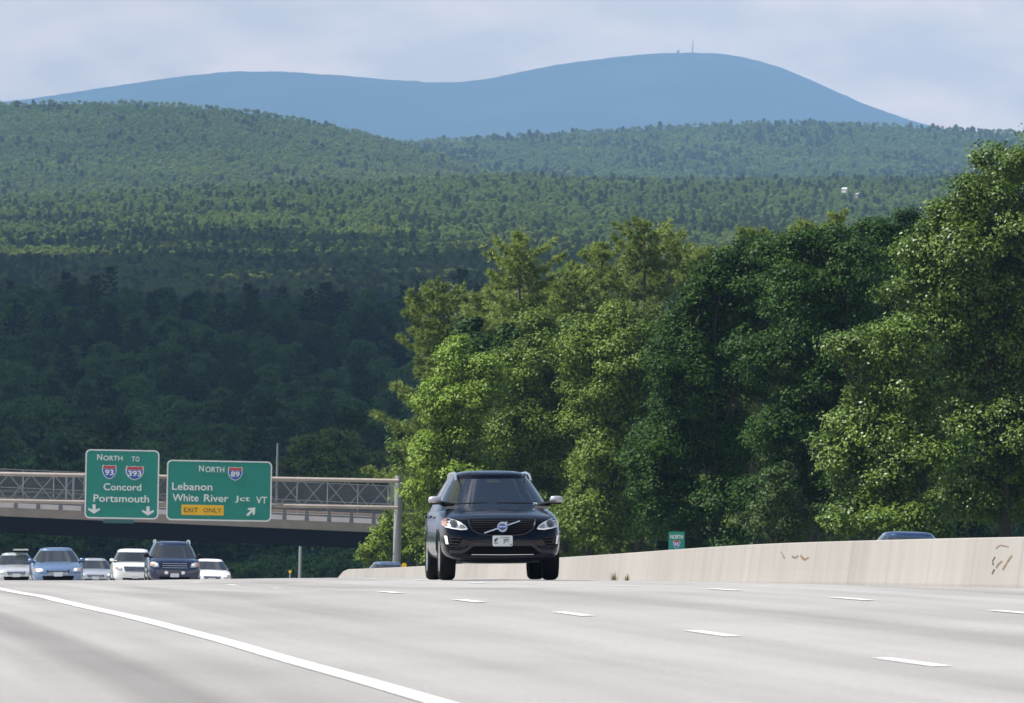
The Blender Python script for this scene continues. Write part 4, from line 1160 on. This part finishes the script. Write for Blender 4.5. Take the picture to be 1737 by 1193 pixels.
class Car:
    def __init__(s, root, stations, cabin, wheels, body_mat, open_front=None):
        s.root, s.cab = root, cabin
        me = loft_mesh(stations)
        wl_ = [(x, y, r, r + .055, wd) for x, y, r, wd in wheels]
        me = cut_arches(me, wl_)
        if len(me.polygons) < 50: raise RuntimeError("arch cut failed")
        q = MB(); q.add([tuple(v.co) for v in me.vertices], [tuple(p.vertices) for p in me.polygons], True)
        s.bvh = BVHTree.FromPolygons([Vector(v.co) for v in me.vertices], [tuple(p.vertices) for p in me.polygons])
        cabin.shell(q, open_front=open_front)
        s.body = q.build("body", body_mat, root)
        for x, y, r, wd in wheels:
            wheel(root, x, y, r, wd, 1 if x > 0 else -1)
    def hit(s, x, z, d=1):
        h = s.bvh.ray_cast(Vector((x, -2.0 if d > 0 else 9.0, z)), Vector((0, d, 0)))
        return h[0].y if h[0] is not None else None
    def decal(s, poly, name, m, off=.008, thick=.03, parent=None, cuts=3, d=1):
        """a panel of outline (x,z) laid on the nose (or tail) of the body"""
        bm = bmesh.new()
        vs = [bm.verts.new((x, 0, z)) for x, z in poly]
        bm.faces.new(vs); bmesh.ops.triangulate(bm, faces=bm.faces[:])
        bmesh.ops.subdivide_edges(bm, edges=bm.edges[:], cuts=cuts, use_grid_fill=True)
        last = None; miss = []
        for v in bm.verts:
            y = s.hit(v.co.x, v.co.z, d)
            if y is None: miss.append(v)
            else: v.co.y = y; last = y
        ok = [v for v in bm.verts if v not in miss]
        for v in miss:
            v.co.y = min(ok, key=lambda o: (o.co.x - v.co.x) ** 2 + (o.co.z - v.co.z) ** 2).co.y if ok else 0
        for v in bm.verts: v.co.y -= off * d
        F = bm.faces[:]
        r = bmesh.ops.extrude_face_region(bm, geom=F)
        for e in r['geom']:
            if isinstance(e, bmesh.types.BMVert): e.co.y += thick * d
        bmesh.ops.recalc_face_normals(bm, faces=bm.faces)
        me = bpy.data.meshes.new(name); bm.to_mesh(me); bm.free(); me.materials.append(m)
        return mesh_obj(name, me, parent or s.root)
    def ribbon(s, pts, w, name, m, off=.012, thick=.03, parent=None):
        up, dn = [], []
        for i, (x, z) in enumerate(pts):
            a = pts[max(0, i - 1)]; b = pts[min(len(pts) - 1, i + 1)]
            dx, dz = b[0] - a[0], b[1] - a[1]; l = math.hypot(dx, dz)
            nx, nz = -dz / l * w / 2, dx / l * w / 2
            up.append((x + nx, z + nz)); dn.append((x - nx, z - nz))
        return s.decal(dn + up[::-1], name, m, off, thick, parent, cuts=2)
    def glass(s, m, ws=(.12, .93), wa=.87, split=((-.93, -.36), (-.30, .22), (.28, .70)), st=(.30, .92), rear=True, shade=None):
        c = s.cab
        w = c.patch(lambda a, t: c.front(a, t), -wa, wa, *ws).build("windscreen", m, s.root)
        for sg in (-1, 1):
            for a, b in split:
                c.patch(lambda q, t, sg=sg: c.side(q, t, sg), a, b, *st, nu=8).build("side_window", M_GLASS, s.root)
        if rear:
            c.patch(lambda a, t: c.front(a, t, 1), -wa, wa, .35, .9).build("rear_window", m if rear == 2 else M_GLASS, s.root)
        return w
    def mirror(s, x, y, z, sg, cap, size=(.21, .13, .125)):
        w, dp, h = size
        q = MB(); N = 14; P = []
        for i in range(9):
            a = math.pi * i / 8; rr = abs(math.sin(a)) ** .55; xx = -math.cos(a) * w / 2
            P.append([(sg * (x + xx * 1.0), y - math.copysign(abs(math.cos(2 * math.pi * k / N)) ** .7, math.cos(2 * math.pi * k / N)) * dp / 2 * rr, z + math.copysign(abs(math.sin(2 * math.pi * k / N)) ** .7, math.sin(2 * math.pi * k / N)) * h / 2 * rr) for k in range(N + 1)])
        q.sheet(P); mi = q.build("mirror", cap, s.root)
        q = MB(); q.tube((sg * (x - w * .45), y + .01, z - h * .40), (sg * (x - w * 1.35), y + .05, z - h * .75), .035, .05, 8)
        q.box((sg * (x - w * .05), y, z - h * .47), (w * .85, dp * .8, h * .16)); q.build("mirror_arm", M_TRIM, mi)

def place(name, label, X, Y, cat, group=None, heading=0):
    a = (road_z(X + .8, Y) - road_z(X - .8, Y)) / 1.6; b = (prof(Y + 3) - prof(Y)) / 3
    r = empty(name, (X, Y, road_z(X, Y) + .004), label, cat, group)
    r.rotation_euler = (math.atan(b), -math.atan(a), heading)
    return r

# ---- the black sport utility vehicle in front
suv = place("sport_utility_vehicle", "glossy black sport utility vehicle driving alone towards the viewer in the middle lanes", 11.435, 148.7, "car")
suv.scale = (1.025, 1.025, 1.03)
SUVST = [(0.00, .36, .64, .70, .62), (.05, .30, .82, .90, .80), (.16, .28, .91, .965, .875), (.36, .26, .965, 1.02, .915), (.75, .25, 1.00, 1.075, .935), (1.10, .25, 1.04, 1.12, .945), (1.5, .25, 1.07, 1.16, .945), (2.2, .25, 1.08, 1.18, .945), (3.2, .25, 1.10, 1.18, .945), (4.1, .28, 1.10, 1.16, .925), (4.5, .34, 1.04, 1.10, .87), (4.62, .44, .84, .9, .76)]
cab = Cabin(1.02, 1.585, 1.70, 1.06, 1.98, 4.50, 4.12, .90, .59)
M_BLACKPAINT = mat("black_paint", (.0018, .0040, .0125), .2, .7, .06, coat=.42)
c = Car(suv, SUVST, cab, [(.80, .90, .372, .245), (-.80, .90, .372, .245), (.80, 3.66, .372, .245), (-.80, 3.66, .372, .245)], M_BLACKPAINT, (.18, .94, .86))
def clear_glass():
    m = bpy.data.materials.new("clear_windscreen"); m.use_nodes = True
    nt = m.node_tree; N, L = nt.nodes, nt.links; N.clear()
    o = N.new('ShaderNodeOutputMaterial'); mx = N.new('ShaderNodeMixShader'); tr = N.new('ShaderNodeBsdfTransparent'); gl = N.new('ShaderNodeBsdfGlossy'); fr = N.new('ShaderNodeFresnel'); ad = N.new('ShaderNodeMath')
    tr.inputs['Color'].default_value = (.52, .58, .56, 1); gl.inputs['Roughness'].default_value = .03; fr.inputs['IOR'].default_value = 1.9
    ad.operation = 'ADD'; ad.inputs[1].default_value = .12
    L.new(fr.outputs[0], ad.inputs[0]); L.new(ad.outputs[0], mx.inputs[0]); L.new(tr.outputs[0], mx.inputs[1]); L.new(gl.outputs[0], mx.inputs[2]); L.new(mx.outputs[0], o.inputs['Surface'])
    return m
ws = c.glass(clear_glass(), ws=(.16, .955), wa=.885, rear=False)
cab.patch(lambda a, t: cab.front(a, t, 1), -.87, .87, .35, .9).build("rear_window", M_GLASS, suv)
M_INT = mat("dark_cabin_trim", (.035, .035, .038), .8, spec=.2); M_SEAT = mat("grey_seat_cloth", (.10, .10, .105), .9, spec=.1)
q = MB(); q.sheet([[(x, y, z) for x in (-.80, -.4, 0, .4, .80)] for y, z in ((1.22, 1.10), (1.55, 1.20), (1.85, 1.19), (1.95, 1.08), (1.97, .8))]); q.build("dashboard", M_INT, suv)
for sx in (-.37, .37):
    q = MB(); P = []
    for z, w_, y in ((.75, .22, 2.45), (.95, .25, 2.55), (1.2, .24, 2.65), (1.32, .19, 2.70), (1.36, .10, 2.71), (1.38, .10, 2.71), (1.40, .13, 2.71), (1.50, .13, 2.73), (1.54, .07, 2.74)):
        P.append([(sx + w_ * math.cos(a_), y + .06 * math.sin(a_), z) for a_ in [2 * math.pi * k_ / 16 for k_ in range(17)]])
    q.sheet(P); q.build("seat", M_SEAT, suv)
q = MB(); rim_ = [Vector((.37 + .185 * math.cos(a_), 2.02 + .06 * math.sin(a_), 1.20 + .175 * math.sin(a_))) for a_ in [2 * math.pi * k_ / 28 for k_ in range(29)]]
q.path(rim_, [.017] * 29, 8); q.tube((.20, 2.02, 1.2), (.54, 2.02, 1.2), .022, None, 8); q.build("steering_wheel", M_SEAT, suv)
for sg in (-1, 1):
    c.mirror(.945, 1.36, 1.235, sg, M_SILVER)
    q = MB(); q.path([(sg * .585, 1.80, 1.535), (sg * .575, 2.02, 1.625), (sg * .56, 2.5, 1.66), (sg * .55, 3.7, 1.65), (sg * .55, 4.02, 1.58)], [.016, .022, .024, .024, .018], 8)
    q.build("roof_rail", M_CHROME, suv)
    m_ = lambda P: [(sg * a, b) for a, b in P]
    hl = c.decal(m_([(.53, .785), (.565, .835), (.62, .875), (.72, .925), (.80, .95), (.865, .945), (.90, .905), (.905, .85), (.87, .815), (.76, .79), (.64, .772)]), "headlight", M_LAMPBOWL, .006)
    def disc(cx, cz, r, n=20): return [(cx + r * math.cos(2 * math.pi * i / n), cz + r * math.sin(2 * math.pi * i / n)) for i in range(n)]
    c.decal(m_(disc(.745, .865, .062)), "lamp_projector", M_LENSDARK, .014, .02, hl, 1)
    c.decal(m_(disc(.745, .865, .036)), "lamp_lens", M_GLASS, .020, .02, hl, 1)
    c.decal(m_([(.56, .80), (.585, .835), (.655, .865), (.655, .80)]), "high_beam_bowl", mat("mottled_bowl", (.22, .23, .22), .3, .5, var=.8, vscale=40), .012, .02, hl, 1)
    c.decal(m_([(.845, .94), (.87, .94), (.897, .90), (.90, .85), (.87, .83), (.85, .86)]), "indicator", M_AMBER if sg < 0 else mat("pale_amber_lens", (.55, .28, .2), .3, coat=1), .014, .02, hl, 1)
    c.ribbon(m_([(.545, .783), (.64, .777), (.76, .795), (.87, .822)]), .016, "light_strip", M_LAMPWHITE, .018, .02, hl)
    fg = c.decal(m_([(.60, .665), (.885, .685), (.89, .60), (.86, .51), (.76, .495), (.68, .53)]), "fog_recess", M_DARKIN, .004)
    for zz in (.655, .61, .56, .52):
        c.ribbon(m_([(.63 + (.66 - zz) * .4, zz - .005), (.82, zz + .006)]), .014, "fog_slat", M_GREYTRIM, .012, .02, fg)
    c.decal(m_([(.845, .68), (.885, .685), (.865, .555), (.825, .55)]), "running_light", M_LAMPWHITE, .016, .03, fg)
    c.ribbon(m_([(.60, 1.035), (.575, 1.0), (.55, .955)]), .010, "bonnet_crease", M_BLACKPAINT, .004, .02)
gr = c.decal([(-.505, .93), (-.50, .85), (-.455, .775), (-.34, .715), (-.18, .695), (.18, .695), (.34, .715), (.455, .775), (.50, .85), (.505, .93), (.3, .945), (-.3, .945)], "grille", M_DARKIN, .004)
for zz in (.74, .775, .81, .845, .88, .915):
    wv = .47 - max(0, .80 - zz) * 2.2
    c.ribbon([(-wv, zz), (0, zz), (wv, zz)], .012, "grille_bar", M_TRIM, .012, .02, gr)
c.ribbon([(-.515, .935), (-.508, .85), (-.46, .768), (-.345, .705), (-.18, .685), (.18, .685), (.345, .705), (.46, .768), (.508, .85), (.515, .935)], .014, "grille_frame", M_GREYTRIM, .012, .03, gr)
c.ribbon([(-.28, .722), (0, .815), (.275, .905)], .020, "diagonal_bar", M_CHROME, .024, .02, gr)
em = c.decal(disc(0, .815, .079, 28), "emblem", M_CHROME, .036, .03, gr, 1)
c.decal(disc(0, .815, .052, 24), "emblem_centre", M_LENSDARK, .040, .02, em, 1)
c.decal([(.035, .862), (.062, .835), (.086, .895), (.022, .888)], "emblem_arrow", M_CHROME, .040, .03, em, 1)
c.decal([(-.066, .80), (.066, .80), (.066, .832), (-.066, .832)], "emblem_band", mat("emblem_blue", (.05, .09, .36), .3, .2, coat=1), .044, .03, em, 1)
yb = c.hit(0, .815) - .046
v, f = text_mesh("VOLVO", -.056, .056, .807, .825, yb, bold=.01, depth=.003); q = MB(); q.add(v, f); q.build("emblem_lettering", M_CHROME, em)
c.decal([(-.56, .525), (-.44, .53), (.44, .53), (.56, .525), (.62, .42), (.5, .385), (-.5, .385), (-.62, .42)], "lower_intake", M_DARKIN, .004)
c.ribbon([(-.86, .44), (-.64, .432), (-.57, .455), (-.45, .545), (-.2, .545), (.2, .545), (.45, .545), (.57, .455), (.64, .432), (.86, .44)], .045, "bumper_trim", M_GREYTRIM, .014, .03)
c.ribbon([(-.48, .392), (0, .388), (.48, .392)], .008, "intake_chrome_strip", M_CHROME, .012, .03)
c.ribbon([(-.84, .325), (-.5, .315), (0, .312), (.5, .315), (.84, .325)], .02, "skid_lip", M_TRIM, .010, .03)
yp = min(c.hit(x, z) for x in (-.15, 0, .15) for z in (.53, .6, .67)) - .03
q = MB(); q.prism(rounded(-.153, .153, .518, .682, .022), yp, yp + .03); pl = q.build("licence_plate", M_PLATE, suv)
for b_, xa, xb, za, zb_ in (("JPY", .01, .098, .557, .63), ("NEW HAMPSHIRE", -.035, .105, .647, .660)):
    q = MB(); q.add(*text_mesh(b_, xa, xb, za, zb_, yp - .006, bold=.0)); q.build("plate_lettering", M_PLATEINK, pl)
q = MB()
for poly in ([(-.128, .612), (-.118, .637), (-.10, .628), (-.085, .652), (-.07, .642), (-.082, .618), (-.098, .605), (-.10, .578), (-.108, .578), (-.112, .603), (-.122, .58), (-.128, .58)], [(-.13, .566), (-.08, .572), (-.075, .555), (-.09, .563), (-.13, .558)]):
    q.prism(poly, yp - .006, yp + .002)
q.build("plate_emblem", M_PLATEINK, pl)
q = MB(); q.prism(disc(.128, .54, .0105, 12), yp - .006, yp + .002); q.build("plate_sticker", M_PLATEINK, pl)
q = MB(); q.path([(-.68, 1.20, 1.172), (-.40, 1.165, 1.185), (-.12, 1.16, 1.19)], [.010, .010, .006], 6); q.build("wiper", M_TRIM, suv)
q = MB(); q.path([(.0, 1.165, 1.19), (.35, 1.16, 1.185), (.62, 1.20, 1.172)], [.010, .010, .006], 6); q.build("wiper", M_TRIM, suv)
cab.patch(lambda a, t: cab.front(a, t), -.70, -.655, .895, .925, .010, 3, 2).build("toll_tag", M_WHITE, suv) if False else None
cab.patch(lambda a, t: cab.front(a, t), .70, .79, .245, .285, .011, 3, 2).build("inspection_sticker", mat("sticker_blue", (.45, .62, .70), .5), suv)
cab.patch(lambda a, t: cab.front(a, t), -.16, .16, .83, .93, .010, 6, 3).build("rear_view_mirror", M_GLASS, suv)
q = MB(); q.add([(-.02, 3.85, 1.685), (.02, 3.85, 1.685), (.02, 4.05, 1.685), (-.02, 4.05, 1.685), (0, 4.03, 1.765)], [(0, 1, 4), (1, 2, 4), (2, 3, 4), (3, 0, 4), (3, 2, 1, 0)]); q.build("aerial_fin", M_TRIM, suv)
for sg in (-1, 1):
    for y in (2.2, 3.3):
        q = MB(); q.box((sg * .955, y, .98), (.03, .2, .035)); q.build("door_handle", M_BLACKPAINT, suv)

# ---- the queue of cars beyond the crest
def scaled(st, sl, sw, sh, zlow=0):
    return [(y * sl, zb, zb + (zs - zb) * sh, zb + (zt - zb) * sh, w * sw) for y, zb, zs, zt, w in st]
SEDAN = [(0.0, .34, .55, .60, .60), (.06, .26, .66, .72, .76), (.2, .22, .73, .79, .835), (.45, .20, .79, .86, .88), (.9, .20, .85, .93, .90), (1.35, .20, .90, .985, .905), (2.2, .20, .93, 1.0, .905), (3.3, .20, .95, 1.02, .905), (4.1, .24, .98, 1.04, .89), (4.55, .32, .93, .98, .82), (4.66, .44, .76, .82, .72)]
BOXY = [(0.0, .40, .72, .78, .70), (.05, .34, .94, 1.0, .86), (.2, .30, 1.03, 1.08, .92), (.5, .28, 1.07, 1.13, .94), (1.0, .28, 1.10, 1.16, .95), (1.6, .28, 1.13, 1.18, .95), (2.4, .28, 1.14, 1.2, .95), (3.4, .28, 1.15, 1.2, .95), (4.4, .3, 1.14, 1.2, .93), (4.7, .36, 1.05, 1.1, .9), (4.78, .46, .85, .9, .8)]
def traffic_car(name, label, X, Y, kind, pm, glass, lamps=M_LAMPWHITE, grille=M_DARKIN, group="cars queuing beyond the crest", heading=0, cap=None, extra=None, rear=1):
    r = place(name, label, X, Y, "car", group, heading)
    if kind == 'sedan':
        cb = Cabin(.88, 1.36, 1.45, .98, 1.88, 4.15, 3.35, .86, .56); st = SEDAN; wz = .33
        wl_ = [(.77, .9, wz, .215), (-.77, .9, wz, .215), (.77, 3.6, wz, .215), (-.77, 3.6, wz, .215)]
        L_ = dict(x0=.50, x1=.84, z0=.60, z1=.74, gx=.40, gz0=.50, gz1=.66, gm=(.95, 1.42, 1.0))
    elif kind == 'van':
        cb = Cabin(1.0, 1.62, 1.76, .95, 1.85, 4.70, 4.45, .92, .72); st = scaled(BOXY, 1.0, 1.03, .96); wz = .34
        wl_ = [(.80, .95, wz, .225), (-.80, .95, wz, .225), (.80, 3.8, wz, .225), (-.80, 3.8, wz, .225)]
        L_ = dict(x0=.55, x1=.90, z0=.78, z1=.93, gx=.46, gz0=.66, gz1=.84, gm=(1.02, 1.40, 1.18))
    else:
        cb = Cabin(1.04, 1.62, 1.74, 1.12, 1.85, 4.62, 4.38, .91, .66); st = BOXY; wz = .38
        wl_ = [(.81, .95, wz, .25), (-.81, .95, wz, .25), (.81, 3.75, wz, .25), (-.81, 3.75, wz, .25)]
        L_ = dict(x0=.56, x1=.88, z0=.80, z1=.98, gx=.50, gz0=.74, gz1=.96, gm=(1.02, 1.42, 1.22))
    k = Car(r, st, cb, wl_, pm)
    k.glass(glass, rear=rear)
    for sg in (-1, 1):
        m_ = lambda P: [(sg * a, b) for a, b in P]
        x0, x1, z0, z1 = L_['x0'], L_['x1'], L_['z0'], L_['z1']
        hl = k.decal(m_([(x0, z0), (x0 + .03, z0 + .7 * (z1 - z0)), ((x0 + x1) / 2, z1), (x1, z1 - .02), (x1 - .01, z0 + .25 * (z1 - z0)), ((x0 + x1) / 2, z0 - .01)]), "headlight", M_LAMPBOWL, .008)
        k.decal(m_([(x0 + .10 + .06 * math.cos(2 * math.pi * i / 14), (z0 + z1) / 2 + .055 * math.sin(2 * math.pi * i / 14)) for i in range(14)]), "lamp_lens", lamps, .018, .02, hl, 1)
        k.decal(m_([(x1 - .10, z0 + .03), (x1 - .10, z1 - .03), (x1 - .02, z1 - .04), (x1 - .025, z0 + .06)]), "indicator", M_AMBER, .018, .02, hl, 1)
        k.mirror(L_['gm'][0] - .06, L_['gm'][1], L_['gm'][2], sg, cap or pm, (.20, .12, .14))
    gx, g0, g1 = L_['gx'], L_['gz0'], L_['gz1']
    g_ = k.decal([(-gx, g1), (-gx + .06, g0), (gx - .06, g0), (gx, g1)], "grille", grille, .006)
    for j in range(3):
        zz = g0 + (g1 - g0) * (j + .5) / 3
        k.ribbon([(-gx + .05, zz), (0, zz), (gx - .05, zz)], .02, "grille_bar", M_CHROME, .014, .02, g_)
    k.decal([(-.55, .46), (-.5, .30), (.5, .30), (.55, .46)], "lower_intake", M_DARKIN, .006)
    yq = min(k.hit(x, .5) for x in (-.15, 0, .15)) - .02
    q = MB(); q.prism(rounded(-.153, .153, .44, .58, .02), yq, yq + .03); q.build("licence_plate", M_PLATE, r)
    return r, k
M_SKYBLUE = paint("sky_blue_paint", (.15, .23, .37), .5)
M_WHITEP = paint("white_paint", (.78, .78, .77), 0, .3)
M_SILVP = paint("silver_paint", (.55, .57, .58), .5)
M_NAVY = paint("navy_paint", (.018, .030, .075), .4)
M_GREYBLUE = paint("grey_blue_paint", (.10, .14, .24), .5)
a, k = traffic_car("minivan", "pale silver car with a loaded roof rack, leftmost of the oncoming queue", 10.45, 410, 'sedan', M_SILVP, M_GLASS_PALE)
a.scale = (1.02, 1, 1.06); a.name = "hatchback_car"
q = MB()
for y in (2.1, 3.0): q.tube((-.62, y, 1.50), (.62, y, 1.50), .022, None, 8)
rk = q.build("roof_rack", M_TRIM, a)
q = MB(); q.box((.25, 2.5, 1.56), (.62, 1.5, .06)); q.build("rack_load", M_SILVP, rk)
traffic_car("sedan_car", "sky blue sedan with bright headlights, second from left in the oncoming queue", 9.75, 326, 'sedan', M_SKYBLUE, M_GLASS_PALE)
traffic_car("sedan_car", "silver grey car half hidden between the blue sedan and the white vehicle", 14.95, 442, 'sedan', paint("grey_silver_paint", (.42, .44, .47), .4), M_GLASS_PALE, cap=M_WHITEP)
traffic_car("sport_utility_vehicle", "boxy white vehicle with a dark grille just left of the navy one", 15.5, 408, 'suv', M_WHITEP, M_GLASS)
a, k = traffic_car("sport_utility_vehicle", "navy blue sport utility vehicle with chrome roof rails in the oncoming queue", 14.25, 338, 'suv', M_NAVY, M_GLASS_PALE, cap=M_TRIM)
for sg in (-1, 1):
    q = MB(); q.path([(sg * .62, 1.9, 1.62), (sg * .61, 2.1, 1.73), (sg * .60, 2.7, 1.77), (sg * .60, 3.9, 1.76), (sg * .6, 4.2, 1.68)], [.02, .03, .03, .03, .02], 8); q.build("roof_rail", M_CHROME, a)
    k.decal([(sg * (.30 + .07 * math.cos(t * math.pi / 6)), .60 + .06 * math.sin(t * math.pi / 6)) for t in range(12)], "fog_lamp", M_LAMPWHITE, .014, .02, None, 1)
traffic_car("sedan_car", "low white car partly hidden at the right end of the oncoming queue", 19.6, 425, 'sedan', M_WHITEP, M_GLASS_PALE, cap=M_TRIM)
# traffic going away beyond the barrier: tail towards us
def away_car(name, label, X, Y, pm, zroof):
    r, k = traffic_car(name, label, X, Y, 'sedan', pm, M_GLASS, group=None, heading=math.pi, rear=2)
    r.rotation_euler.x *= -1; r.rotation_euler.y *= -1
    for sg in (-1, 1):
        k.decal([(sg * a_, b_) for a_, b_ in [(.50, .72), (.52, .86), (.78, .88), (.80, .76)]], "tail_light", mat("red_lens", (.45, .01, .01), .25, coat=1), .008, .03, None, 2, -1)
    return r
away_car("sedan_car", "dark blue sedan roof showing above the barrier in front of the glossy oak", 25.7, 217, paint("deep_blue_paint", (.02, .045, .11), .4), 0)
away_car("sedan_car", "grey blue car roof showing above the barrier at the gantry post", 25.9, 404, M_GREYBLUE, 0)

# ------------------------------------------------------------------ cloud whose shadow lies on the near forest, far above the frame
def cloud():
    rng = np.random.default_rng(9)
    H = 2700.0
    off = -sun_vec * (H / sun_vec.z)            # from cloud to the ground it shades
    me = bmesh.new()
    Y0, Y1, X0, X1 = 860, 3150, -520, 640
    spots = []
    for y in np.arange(Y0, 4600, 140):
        for x in np.arange(X0, X1, 140):
            spots.append((x + rng.uniform(-45, 45), y + rng.uniform(-40, 40), rng.uniform(100, 150), 1.15, 1.0 if y > Y0 + 100 else .6))
    for _ in range(280):                        # the cloud breaks up into rags at its far end
        spots.append((rng.uniform(X0, X1 - 160), 4560 + rng.exponential(420), rng.uniform(30, 105), rng.uniform(1.0, 2.2), rng.uniform(.7, 1.2)))
    for x, y, r, ex, ey in spots:
        c = Vector((x, y, 0)) - off; c.z = H + rng.uniform(0, 60)
        bmesh.ops.create_icosphere(me, subdivisions=2, radius=1.0, matrix=Matrix.Translation(c) @ Matrix.Diagonal((r * ex, r * ey, r * .5, 1)))
    m = bpy.data.meshes.new("cloud"); me.to_mesh(m); me.free()
    for p in m.polygons: p.use_smooth = True
    m.materials.append(mat("cloud_white", (.9, .9, .9), 1.0, spec=0))
    o = mesh_obj("cloud", m); o['kind'] = 'stuff'; o['label'] = "white cumulus cloud high overhead that shades the forest"; o['category'] = "cloud"
cloud()

# ------------------------------------------------------------------ air
q = MB(); q.box((4000, 18700, 940), (27000, 38500, 2000))
hz = bpy.data.materials.new("haze"); hz.use_nodes = True
N, L = hz.node_tree.nodes, hz.node_tree.links; N.clear()
pv = N.new('ShaderNodeVolumePrincipled'); oo = N.new('ShaderNodeOutputMaterial')
pv.inputs['Color'].default_value = tuple(HAZE_COLOR) + (1,); pv.inputs['Density'].default_value = HAZE_DENSITY; pv.inputs['Anisotropy'].default_value = 0.1
pv.inputs['Density Attribute'].default_value = ""
L.new(pv.outputs[0], oo.inputs['Volume'])
h = q.build("haze", hz); h['kind'] = 'stuff'; h['label'] = "pale blue summer haze in front of the far mountain"
h['category'] = "haze"
